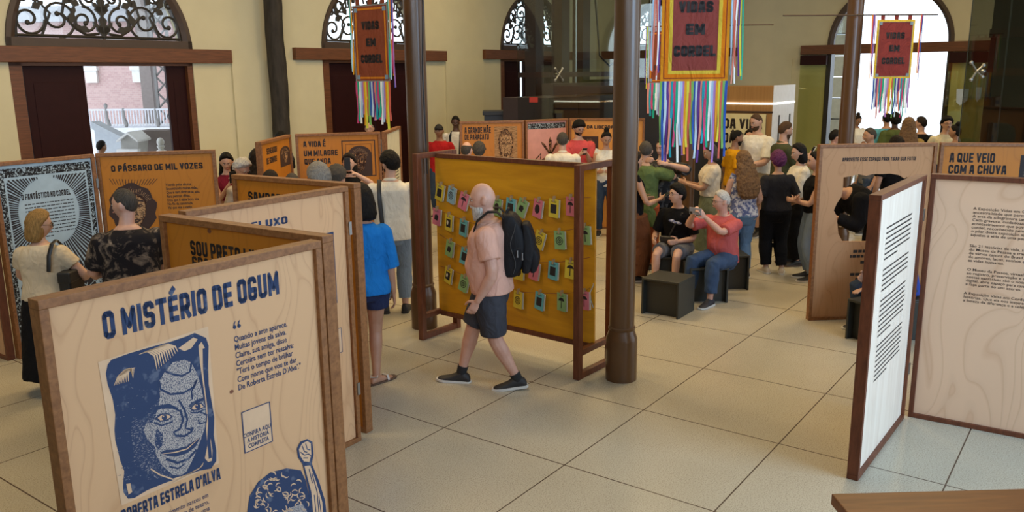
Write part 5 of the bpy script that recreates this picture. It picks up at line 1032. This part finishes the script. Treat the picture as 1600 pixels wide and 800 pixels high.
BLACKC = FB('black_cotton', (.007, .007, .008)); WHITEC = FB('white_cotton', (.70, .68, .62)); CREAMC = FB('cream_cotton', (.62, .54, .42)); JEAN = FB('blue_denim', (.10, .16, .25)); JEAND = FB('dark_denim', (.035, .055, .10)); JEANL = FB('faded_denim', (.17, .22, .28)); NAVY = FB('navy_cotton', (.022, .030, .075)); GREYC = FB('grey_cotton', (.13, .13, .14)); KHAKI = FB('khaki_cotton', (.30, .23, .14))
def at_head(px, py, h): p = at_z(px, py, h * 1.0); return (p.x, p.y)

def shirt(m, **k): d = dict(m=m); d.update(k); return d
# the walking man and his backpack
PK_ = FB('pale_pink_cotton', (.62, .36, .28))
P = person('bald white-bearded man in pale pink tee and grey shorts walking left past the board', (-.175, 6.61), 174, 1.745, False, 1.14, 'pink', ('bald', 'white'), shirt(PK_, sleeve=.62, hem=.495, infl=.026, flare=.5), dict(type='shorts', m=FB('charcoal_shorts', (.050, .053, .066)), len=.95, infl=.013, loose=.016, flare=.012), (.018, .018, .020), (.66, .65, .62),
           lh=(-.235, .075, .80), rh=(.22, -.06, .82), lf=(-.075, -.225, 0, 6, 6), rf=(.06, .275, 0, -4, -3), hipz=.872, lean=.045, head=(4, 6), beard=('white', .034), vox=.0065, belly=.022, hsc=1.10)
bp = thing('backpack', 'black backpack with silver zip pulls on the walking man', 'backpack', tuple(P['root'].location), P['root'].rotation_euler.z)
def pack(y0, y1, z0, z1, w0, w1, n=12):
    R = []
    for k in range(n + 1):
        t = k / n; z = z0 + (z1 - z0) * t; b = math.sin(PI * min(1, max(0, .12 + t * .80))) ** .55; ww = (w0 + (w1 - w0) * t) / 2 * (.80 + .2 * b); yy = y0 + (y1 - y0) * b
        R.append([(ww * math.copysign(abs(math.cos(a)) ** .6, math.cos(a)), (y0 + yy) / 2 + (yy - y0) / 2 * math.copysign(abs(math.sin(a)) ** .6, math.sin(a)), z) for a in [2 * PI * q / 24 for q in range(24)]])
    return R
M_PACK = fabric('black_nylon', (.016, .016, .018), .55, .25)
o = MB(); o.loft(pack(-.10, -.305, .95, 1.475, .31, .27)); o = o.build('main_compartment', M_PACK, bp, True); o.modifiers.new('s', 'SUBSURF').levels = 1
o = MB(); o.loft(pack(-.26, -.372, .985, 1.40, .29, .22)); o = o.build('front_pocket', M_PACK, bp, True); o.modifiers.new('s', 'SUBSURF').levels = 1
o = MB(); o.loft(pack(-.33, -.402, 1.0, 1.20, .25, .22)); o = o.build('lower_pocket', M_PACK, bp, True)
for s in (-1, 1):
    MB().tube([(s * .09, -.13, 1.43), (s * .105, -.07, 1.492), (s * .115, .0, 1.490), (s * .12, .085, 1.42), (s * .13, .125, 1.30), (s * .155, .09, 1.17), (s * .165, -.02, 1.08), (s * .14, -.12, 1.02)], [(.030, .008)] * 6 + [(.014, .004)] * 2, 10, (1, 0, 0)).build('shoulder_strap', M_PACK, bp, True)
MB().tube([(-.05, -.13, 1.455), (-.03, -.15, 1.50), (.03, -.15, 1.50), (.05, -.13, 1.455)], .010, 8).build('top_handle', M_PACK, bp, True)
MB().tube([(-.155, -.06, 1.02), (-.16, .0, .96), (-.15, .01, .90)], [(.014, .004)] * 3, 8).build('loose_strap', M_PACK, bp, True)
for y, z in ((-.235, 1.19), (-.275, 1.17)): MB().tube([(-.150, y, z), (-.154, y, z - .03), (-.152, y, z - .055)], [.006, .005, .008], 8).build('zip_pull', M_STEEL, bp, True)
z_ = MB(); z_.tube([(-.152, -.20 - .02 * math.sin(k), 1.0 + k * .05) for k in range(9)], .003, 6); z_.build('zip', plain('dark_zip', (.05, .05, .05), .4), bp)

# left foreground pair
P = person('blonde woman in cream top and long black skirt reading the ray-printed panel', (-3.80, 6.60), 92, 1.53, True, 1.14, 'light', ('bob', 'blond'), shirt(FB('cream_lace', (.60, .50, .36)), sleeve=.50, hem=.53, infl=.015), dict(type='skirt', m=FB('black_crepe', (.010, .010, .012)), hem=.10, flare=.10), (.55, .50, .42), (.6, .58, .52), lh=(-.10, .26, .92), rh=(.17, .22, .92), poles={1: (1, -.6, -.3), -1: (-1, -.6, -.3)}, head=(-52, 8), glasses='sun', lf=(-.08, .0, 0, 10), rf=(.08, -.06, 0, -14))
strap_bag('black shoulder bag hanging at the right side of the blonde woman', P, [(.10, -.13, 1.05), (.115, -.125, 1.18), (.125, -.075, 1.265), (.125, .0, 1.285), (.13, .08, 1.22)], ((.215, -.02, .94), (.10, .24, .20)))
FLORAL = speckle('dark_floral_cloth', (.014, .012, .014), (.30, .23, .17), 7, .60, (1, 1, 1), .10, .85, 1.5)
person('balding man in a dark floral shirt reading the orange panel by the left door', (-2.95, 6.30), 122, 1.745, False, 1.10, 'pink', ('buzz', 'darkgrey'), shirt(FLORAL, sleeve=.72, hem=.46, infl=.022), dict(m=BLACKC), lh=(-.06, .24, 1.12), rh=(.04, .25, 1.10), poles={-1: (-1, -.5, -.5), 1: (1, -.5, -.5)}, head=(50, 2), belly=.03)
# between the left screens
a = at_head(352, 237, 1.62); P = person('woman in maroon crop top lifting a phone beside the left panels', a, -62, 1.62, True, .95, 'light', ('long', 'black'), shirt(FB('maroon_knit', (.16, .012, .030)), sleeve=.15, hem=.615, infl=.010, loose=0), dict(m=JEAND, waist=.575), lh=(-.05, .27, 1.22), rh=(.05, .26, 1.20), head=(-10, 22)); phone('dark phone held by the woman in the maroon crop top', P, (0, .37, 1.33), (0, -1, .2))
a = at_head(375, 247, 1.62); person('white-haired woman with dark glasses bowed behind the small screen', a, -28, 1.62, True, 1, 'light', ('curly', 'white'), shirt(FB('beige_blouse', (.42, .36, .28)), sleeve=1.8), dict(m=GREYC), head=(0, 28), glasses='rim')
a = at_head(437, 206, 1.70); person('dark-haired visitor whose head just shows over the narrow edge-on panel', a, 60, 1.70, False, 1, 'tan', ('thick', 'black'), shirt(BLACKC), dict(m=JEAND))
a = at_head(402, 232, 1.62); person('long-haired woman half hidden behind the narrow edge-on panel', (a[0] - .03, a[1]), 60, 1.62, True, 1, 'light', ('long', 'dark'), shirt(BLACKC, sleeve=0, infl=.010), dict(m=JEAND))
a = at_head(497, 257, 1.72); person('grey-haired man seen from behind, nearest under the wide orange panel', a, 112, 1.72, False, 1.05, 'pink', ('thick', 'grey'), shirt(FB('grey_blue_shirt', (.22, .26, .32)), sleeve=.7), dict(m=GREYC), head=(20, 0), hsc=1.12)
a = at_head(524, 261, 1.62); person('shorter grey-haired visitor to the right of the nearest grey-haired man', a, 78, 1.62, False, .98, 'pink', ('thick', 'darkgrey'), shirt(FB('dull_green_shirt', (.16, .18, .12)), sleeve=.7), dict(m=JEAND), head=(-15, 0), hsc=1.12)
a = at_head(420, 265, 1.62); person('short dark-haired visitor below the narrow edge-on panel', a, 80, 1.62, False, 1, 'tan', ('short', 'dark'), shirt(FB('brown_tee', (.12, .07, .04)), sleeve=.6), dict(m=JEAND))
a = at_head(455, 271, 1.52); person('brown-grey haired visitor low beside the dark-haired one at rear leaf', (a[0], a[1]), 95, 1.52, True, 1, 'light', ('short', 'darkgrey'), shirt(FB('plum_top', (.16, .07, .10)), sleeve=.7), dict(m=GREYC))
a = at_head(547, 239, 1.62); P = person('woman in black top raising a dark phone before the wide orange panel', (a[0], a[1] - .1), -84, 1.63, True, 1.02, 'light', ('bob', 'dark'), shirt(BLACKC, sleeve=0, infl=.011, hem=.52), dict(m=JEAND), lh=(-.10, .28, 1.40), rh=(.08, .29, 1.40), poles={-1: (-1, .1, -.55), 1: (1, .1, -.55)}, head=(-8, 0)); phone('black phone raised in front of the face of the woman in black', P, (-.01, .36, 1.53), (0, -1, .05))
P = person('man in white shirt and jeans with a black shoulder strap, seen from behind', (-1.29, 8.86), 97, 1.775, False, 1.04, 'light', ('thick', 'black'), shirt(FB('white_linen', (.66, .62, .53)), sleeve=1.5, hem=.47, infl=.022, collar=True), dict(m=JEANL, cuff=FB('denim_turnup', (.30, .35, .40)), len=1.82, loose=.012), (.016, .016, .018), (.03, .03, .03), lh=(-.10, .28, 1.12), rh=(.12, .26, 1.08), poles={-1: (-1, -.5, -.4), 1: (1, -.5, -.4)}, head=(34, 8), beard=('black', .008))
strap_bag('long black bag strap over the left shoulder of the white-shirted man', P, [(-.10, -.155, 1.02), (-.115, -.158, 1.25), (-.118, -.135, 1.40), (-.115, -.06, 1.475), (-.11, .05, 1.44)], None, M_BLK, .045, 'bag_strap')
P = person('woman in bright blue shirt and navy shorts with black bob, seen from behind', (-1.22, 6.70), 105, 1.69, True, 1.04, 'tan', ('bob', 'black'), shirt(FB('bright_blue_cotton', (.012, .16, .48)), sleeve=1.05, hem=.475, infl=.026, sflare=.02, wr=.018), dict(type='shorts', m=NAVY, len=.50, loose=.014), sole=(.10, .06, .04), sandals=True, rh=(.235, .03, .765), lh=(-.2, .12, .82), head=(10, 14), hsc=1.14, rf=(.055, -.03, 0, -55), lf=(-.07, .10, 0, 5), vox=.008)
# far left wall
a = at_head(577, 190, 1.70); person('bald man behind the ribbons of the narrow turned banner', a, -90, 1.70, False, 1, 'pink', ('fringe', 'grey'), shirt(GREYC), dict(m=JEAND), glasses='rim')
a = at_head(686, 193, 1.70); person('man in red tee and dark cap standing before the left wall', a, -100, 1.70, False, 1.04, 'brown', ('cap', 'cap'), shirt(FB('red_tee', (.36, .014, .018)), sleeve=.62, infl=.02), dict(m=JEAND))
a = at_head(712, 179, 1.80); P = person('man in dark suit with white shirt and lanyard beside the far panel', a, -95, 1.80, False, 1.05, 'dark', ('buzz', 'black'), shirt(FB('white_shirt_cloth', (.60, .58, .55)), sleeve=.3, infl=.010), dict(m=BLACKC), head=(0, 18))
jk = MB(); 
for s in (-1, 1):
    jk.tube([P['T']((s * .075, .095, .55 * 1.8)), P['T']((s * .095, .105, .68 * 1.8)), P['T']((s * .10, .08, .775 * 1.8)), P['T']((s * .08, .0, .815 * 1.8))], [(.06, .03)] * 3 + [(.04, .03)], 12); jk.tube([P['SH'][s], P['EL'][s], P['WR'][s]], [.075, .058, .045], 12); jk.tube([P['T']((s * .08, -.05, .52 * 1.8)), P['T']((s * .09, -.05, .70 * 1.8)), P['T']((s * .08, -.04, .80 * 1.8))], [(.09, .10)] * 2 + [(.07, .07)], 12)
blob(jk, 'suit_jacket', FB('dark_suit', (.020, .022, .030)), P['root'], .012, 3)
ly = MB(); ly.tube([P['T']((s * .055, .09, .80 * 1.8)) for s in (-1,)] + [P['T']((0, .155, .62 * 1.8))] + [P['T']((.055, .09, .80 * 1.8))], .005, 6); ly.build('lanyard', M_BLK, P['root'])
# between the booklet stand and the far screen
a = at_head(728, 220, 1.66); person('balding visitor whose head shows above the left of the booklet stand', a, 70, 1.66, False, 1, 'pink', ('fringe', 'darkgrey'), shirt(WHITEC), dict(m=GREYC))
a = at_head(746, 222, 1.58); person('grey-haired woman next to the balding head above the booklet stand', (a[0] + .02, a[1]), 90, 1.58, True, 1, 'light', ('thick', 'darkgrey'), shirt(WHITEC), dict(m=GREYC))
a = at_head(879, 206, 1.71); person('dark-haired man in white shirt from behind, facing the pink sheet', a, 88, 1.71, False, 1.10, 'light', ('short', 'darkgrey'), shirt(FB('white_linen', (.66, .62, .53)), sleeve=1.6, infl=.022, collar=True), dict(m=JEAND), lh=(-.12, .25, 1.08), rh=(.12, .25, 1.08))
a = at_head(904, 186, 1.84); P = person('man in coral polo and glasses looking at his phone by the pink sheet', a, -80, 1.84, False, 1.06, 'light', ('thick', 'black'), shirt(FB('coral_polo', (.55, .08, .085)), sleeve=.75, infl=.018, collar=True), dict(m=JEAND), lh=(-.06, .33, 1.30), rh=(.08, .33, 1.29), head=(10, 26), glasses='rim', beard=('black', .006)); phone('phone in the hands of the man in the coral polo', P, (.01, .41, 1.36), (0, -.75, .65))
a = at_head(947, 203, 1.68); person('woman in white top with pulled-back hair beside the nearest iron column', (a[0], a[1] - .05), -100, 1.68, True, 1, 'tan', ('bun', 'black'), shirt(WHITEC, sleeve=0, infl=.010), dict(m=JEAND), lh=(-.1, .25, 1.05), rh=(.1, .25, 1.05), head=(15, 25))
# right of the nearest column
P = person('woman in black top and wide brown trousers half behind the nearest iron column', (1.50, 10.2), 20, 1.62, True, 1, 'tan', ('bob', 'dark'), shirt(BLACKC, sleeve=0, infl=.011, hem=.52), dict(m=FB('brown_trousers', (.13, .050, .022)), loose=.045, flare=.05, len=1.93, waist=.60), lh=(-.1, .2, 1.0), rh=(.16, .28, 1.03)); phone('phone in the hand of the woman in wide brown trousers', P, (.13, .37, 1.06), (0, -.6, .8))
person('visitor in long olive green tee and orange trousers hugging another man', (1.72, 10.72), 62, 1.70, False, .95, 'light', ('short', 'darkgrey'), shirt(FB('olive_green_tee', (.115, .16, .055)), sleeve=.75, hem=.36, infl=.026), dict(m=FB('rust_trousers', (.34, .080, .030)), loose=.02), lh=(-.13, .36, 1.36), rh=(.14, .34, 1.30), poles={-1: (-1, 0, -.3), 1: (1, 0, -.4)}, head=(25, 6))
DKP = speckle('dark_leaf_print', (.020, .020, .022), (.10, .10, .10), 16, .56, (1, 1, 1), .05)
person('man in dark patterned shirt with his arms round the visitor in olive green', (2.00, 11.02), -112, 1.72, False, 1.1, 'light', ('buzz', 'dark'), shirt(DKP, sleeve=.9, hem=.47, infl=.022), dict(m=BLACKC), lh=(-.16, .34, 1.40), rh=(.15, .40, 1.45), poles={-1: (-1, 0, -.2), 1: (1, 0, .1)}, head=(-25, 8))
# seated pair
P = person('young man in black tee and glasses sitting on a black cube stool', (2.03, 9.93), -122, 1.66, False, .94, 'light', ('thick', 'black'), shirt(BLACKC, sleeve=.8, hem=.50, infl=.022), dict(type='shorts', m=FB('grey_shorts', (.12, .125, .14)), len=.85, loose=.020), (.02, .02, .022), (.5, .5, .5), rh=(.20, .30, .60), lh=(-.10, .27, .60), lf=(-.12, .42, 0), rf=(.13, .42, 0, -10), hipz=.475, lean=.16, head=(-36, -6), glasses='rim', vox=.0075)
pm = MB(); T_ = P['T']
for (x, z, s) in ((-.02, 1.20, .05), (.02, 1.215, .045), (-.06, 1.19, .03)): pm.ell(T_((x, .115, z + .02)), (s * 1.2, .022, s * .5), 12, 8)
pm.build('shirt_print', speckle('blue_white_print', (.10, .13, .30), (.50, .50, .55), 26, .5), P['root'], True)
strap_bag('black crossbody bag in the lap of the young man in black', P, [tuple(T_((-.10, -.07, .80 * 1.66))), tuple(T_((-.085, .09, .80 * 1.66))), tuple(T_((.0, .150, .70 * 1.66))), tuple(T_((.08, .170, .60 * 1.66))), (.06, .24, .60)], ((.04, .235, .575), (.20, .07, .13)), M_BLK, .022)
POLO = FB('pink_polo', (.46, .10, .095))
P = person('elderly man in pink polo and jeans sitting and aiming a phone', (2.42, 9.33), -138, 1.64, False, 1.0, 'pink', ('short', 'white'), shirt(POLO, sleeve=.78, hem=.485, infl=.020, collar=True), dict(m=FB('mid_denim', (.045, .075, .14)), len=1.80, loose=.014), (.018, .020, .030), (.62, .62, .6), lh=(-.015, .40, .985), rh=(.150, .385, 1.005), lf=(-.13, .42, 0, 4), rf=(.17, .36, 0, -16), hipz=.475, lean=.10, head=(-34, 2), glasses='rim', vox=.0065, poles={-1: (-.8, -.3, -.9), 1: (.9, -.3, -.9)}, belly=.018, hd={-1: (.25, .6, .8), 1: (-.45, .5, .8)}, curl=.7)
ph = phone('grey phone held sideways by the seated man in the pink polo', P, (.065, .475, 1.055), (0, -1, .1), (1, 0, 0), plain('grey_phone', (.25, .26, .31), .35), (.078, .16))
# right-hand crowd
P = person('woman in cream tee and long green skirt holding a phone, facing left', (2.74, 11.42), 176, 1.61, True, 1.15, 'tan', ('bob', 'darkgrey'), shirt(CREAMC, sleeve=.7, hem=.555, infl=.017), dict(type='skirt', m=FB('sage_skirt', (.17, .19, .115)), hem=.09, flare=.13, waist=.62), (.03, .025, .02), (.05, .04, .04), lh=(-.08, .33, 1.06), rh=(.08, .32, 1.06), head=(10, 20)); phone('white phone held by the woman in the long green skirt', P, (0, .42, 1.10), (0, -.8, .6), (0, .6, .8), M_WHITE)
strap_bag('thin dark strap across the back of the woman in the cream tee', P, [(-.13, -.02, .98), (-.10, -.145, 1.08), (0, -.165, 1.20), (.09, -.11, 1.30), (.10, .0, 1.335)], None, M_BLK, .018, 'bag_strap')
BLUEFL = speckle('blue_white_floral', (.10, .12, .24), (.55, .54, .55), 22, .5, (1, 1, 1), .05)
person('woman with very long wavy hair, floral top and jeans, seen from behind', (2.87, 10.26), 100, 1.60, True, 1.12, 'light', ('wavy', 'lightbrown'), shirt(BLUEFL, sleeve=0, hem=.50, infl=.014), dict(m=FB('mid_blue_denim', (.11, .18, .27)), waist=.57), lh=(-.17, .22, .95), rh=(.17, .22, .95), head=(0, 10))
a = at_head(1150, 202, 1.68); person('man in yellow tee with a dark cord, side-on before the cream sign', a, 8, 1.68, False, 1, 'brown', ('buzz', 'black'), shirt(FB('yellow_tee', (.62, .30, .010)), sleeve=.75, infl=.02), dict(m=JEAND), beard=('black', .010), head=(-5, 4))
a = at_head(1173, 201, 1.66); person('dark-haired woman between the yellow tee and the tall white tee', a, -118, 1.66, True, 1, 'light', ('bob', 'dark'), shirt(BLACKC), dict(m=JEAND))
a = at_head(1184, 175, 1.94); person('tall bearded man in white tee and khaki shorts looking down left', a, -142, 1.94, False, 1.10, 'light', ('buzz', 'brown'), shirt(WHITEC, sleeve=.85, hem=.47, infl=.026), dict(type='shorts', m=KHAKI, len=.95, loose=.02), (.02, .02, .02), lh=(-.08, .32, 1.14), rh=(.20, .14, .90), poles={-1: (-1, -.6, -.2), 1: (1, -1, 0)}, head=(-12, 16), beard=('brown', .014))
a = at_head(1226, 188, 1.85); P = person('bearded man in olive shirt facing right with a phone', a, 8, 1.85, False, 1.04, 'light', ('short', 'brown'), shirt(FB('olive_shirt', (.055, .060, .030)), sleeve=1.1, infl=.02, collar=True), dict(m=JEAND), lh=(-.1, .30, 1.22), rh=(.08, .36, 1.30), beard=('brown', .016), head=(0, 8)); phone('white phone held up by the man in the olive shirt', P, (.03, .45, 1.40), (0, -.85, .5), (0, .5, .86), M_WHITE)
person('person with curly purple hair in black, seen from behind', (3.37, 10.50), 92, 1.57, True, 1.10, 'tan', ('curly', 'purple'), shirt(FB('faded_black_tee', (.022, .022, .026)), sleeve=.75, hem=.53, infl=.018), dict(m=BLACKC, waist=.60, loose=.014), (.52, .42, .30), (.60, .56, .50), lh=(-.21, .12, .84), rh=(.21, .14, .86), lf=(-.085, 0, 0, 14), rf=(.095, -.06, 0, -20))
P = person('woman in white knit sweater with dark shoulder-length hair, facing left', (3.80, 10.98), 186, 1.63, True, 1, 'light', ('bob', 'black'), shirt(FB('white_knit', (.62, .57, .48)), sleeve=1.95, hem=.52, infl=.022), dict(m=BLACKC, loose=.03, flare=.03), (.02, .02, .02), (.1, .08, .06), lh=(-.10, .30, 1.08), rh=(.06, .28, 1.10), head=(0, 8))
person('woman in black top with arm tattoo, folded arms, by the photo-spot panel', (3.72, 10.12), 175, 1.60, True, 1.05, 'light', ('long', 'black'), shirt(BLACKC, sleeve=.25, hem=.53, infl=.014), dict(m=JEANL), lh=(.02, .24, .99), rh=(-.04, .22, 1.02), poles={-1: (-1, -.6, -.6), 1: (1, -.6, -.6)})
# by the bright entrance
a = at_head(1340, 176, 1.66); person('woman in white blouse with topknot, backlit in the open entrance', a, -80, 1.62, True, 1.15, 'brown', ('bun', 'dark'), shirt(WHITEC, sleeve=1.0, infl=.026), dict(m=WHITEC), lh=(-.05, .25, 1.0), rh=(.05, .27, 1.0), head=(0, 22))
a = at_head(1362, 199, 1.68); person('dark grey-haired man in profile just above the photo-spot panel', a, 182, 1.68, False, 1, 'tan', ('short', 'darkgrey'), shirt(GREYC), dict(m=JEAND))
a = at_head(1374, 202, 1.64); person('bald head just right of the grey-haired profile over the photo-spot panel', (a[0] + .06, a[1] + .45), 160, 1.64, False, 1, 'pink', ('fringe', 'grey'), shirt(BLACKC), dict(m=JEAND))
a = at_head(1387, 176, 1.72); person('visitor in light blue shirt in the open entrance, under the small banner', (a[0], a[1]), 80, 1.72, False, 1.15, 'tan', ('short', 'black'), shirt(FB('sky_blue_shirt', (.10, .36, .50)), sleeve=.8, infl=.024), dict(m=JEAND))
a = at_head(1400, 174, 1.76); P = person('person with dark afro hair and green top, seen from behind at the entrance', a, 85, 1.72, False, 1.15, 'dark', ('afro', 'black'), shirt(FB('moss_top', (.075, .10, .035)), sleeve=.8, infl=.022), dict(m=JEAND))
strap_bag('crossed dark straps on the back of the person with afro hair', P, [(-.13, -.13, 1.0), (0, -.17, 1.18), (.10, -.12, 1.38), (.10, 0, 1.45)], None, M_BLK, .022, 'bag_strap')
a = at_head(1421, 183, 1.80); person('woman with long fair hair from behind, left of the black tee', a, 68, 1.80, True, 1.15, 'light', ('wavy', 'lightbrown'), shirt(FB('mustard_top', (.30, .20, .06)), sleeve=.6), dict(m=JEAND))
a = at_head(1441, 181, 1.75); person('dark-haired man in black tee from behind, right of the long fair hair', a, 100, 1.75, False, 1.02, 'light', ('short', 'dark'), shirt(BLACKC, sleeve=.7), dict(m=JEAND), head=(30, 0))
a = at_head(1480, 181, 1.76); P = person('man with moustache and glasses in white shirt with a lanyard', a, -98, 1.76, False, 1, 'light', ('thick', 'black'), shirt(FB('ivory_shirt', (.58, .54, .40)), sleeve=.8, collar=True), dict(m=JEAND), glasses='rim')
mo = MB(); mo.tube([(-.026, .088, -.050), (0, .100, -.044), (.026, .088, -.050)], [.003, .007, .003], 8, None, True, False, P['HM']); mo.build('moustache', hairmat('black', HAIR['black']), P['root'], True)
ly = MB(); ly.tube([P['T']((-.05, .085, .80 * 1.76)), P['T']((0, .15, .66 * 1.76)), P['T']((.05, .085, .80 * 1.76))], .006, 6); ly.build('lanyard', M_BLK, P['root'])
a = at_head(1490, 193, 1.66); person('dark-haired visitor in olive, close to the glazed lobby corner', (a[0] - .02, a[1] - .15), 140, 1.66, True, 1.05, 'tan', ('bun', 'black'), shirt(FB('olive_knit', (.075, .070, .040)), sleeve=1.5, infl=.024), dict(m=JEAND))
a = at_head(1304, 202, 1.62); person('visitor in pale pink half hidden behind the column at the entrance', (a[0], a[1]), 10, 1.62, True, 1.1, 'pink', ('short', 'black'), shirt(FB('pale_rose', (.60, .42, .36)), sleeve=1.2, infl=.024), dict(m=JEAND))
a = at_head(1403, 213, 1.66); person('visitor whose dark hair top barely rises over the photo-spot panel', a, 90, 1.66, False, 1, 'tan', ('thick', 'dark'), shirt(BLACKC), dict(m=JEAND))
# seen through the hole, and the seated visitor behind the right screen
P = person('visitor in black jacket with white stripe bending over, seen through the cut hole', (4.30, 9.50), 182, 1.74, False, 1.15, 'tan', ('short', 'black'), shirt(BLACKC, sleeve=1.9, hem=.46, infl=.034), dict(m=BLACKC, loose=.02), lean=1.05, lh=(-.14, .62, .92), rh=(.12, .70, .98), head=(0, 30))
m = MB(); limb(m, lambda t: (P['EL'][-1].lerp(P['WR'][-1], t), .050 - .008 * t), .25, .62, .014, 0, False, 14); m.build('sleeve_stripe', WHITEC, P['root'], True)
m = MB(); limb(m, lambda t: (P['SH'][-1].lerp(P['EL'][-1], t), .062 - .008 * t), .55, .75, .014, 0, False, 14); m.build('sleeve_stripe', WHITEC, P['root'], True)
person('visitor behind the right screen, only a bare arm resting on the cube stool', (3.83, 7.92), 180, 1.66, False, 1, 'tan', ('short', 'dark'), shirt(FB('royal_blue_tee', (.03, .06, .30)), sleeve=.7, infl=.018), dict(m=JEAND, loose=.012), hipz=.475, lean=.12, lf=(-.10, .16, 0), rf=(.14, .30, 0), lh=(-.19, .45, .475), rh=(.1, .34, .58), poles={-1: (-.6, -.8, .3), 1: (1, -.4, -.3)}, hd={-1: (-.1, 1, -.22)}, hn={-1: (0, -.2, -1)}, curl=.15, vox=.0075)
stool('black cube stool hidden behind the right screen under a seated visitor', (4.02, 7.68), 90)
a = at_y(156, 218, 16.2); person('dark-haired man outside the left doorway, head just above the panels', (a.x, 16.2), 60, 1.68, False, 1, 'brown', ('short', 'black'), shirt(GREYC), dict(m=JEAND), z=a.z - 1.69)

# lettering becomes plain mesh
bpy.context.view_layer.update(); dg = bpy.context.evaluated_depsgraph_get()
for o in [o for o in sc.objects if o.type == 'FONT']:
    me = bpy.data.meshes.new_from_object(o.evaluated_get(dg)); n = bpy.data.objects.new(o.name, me); nm = o.name; COL.objects.link(n); n.parent = o.parent; n.location = o.location; n.rotation_euler = o.rotation_euler; n.scale = o.scale
    bpy.data.objects.remove(o); n.name = nm
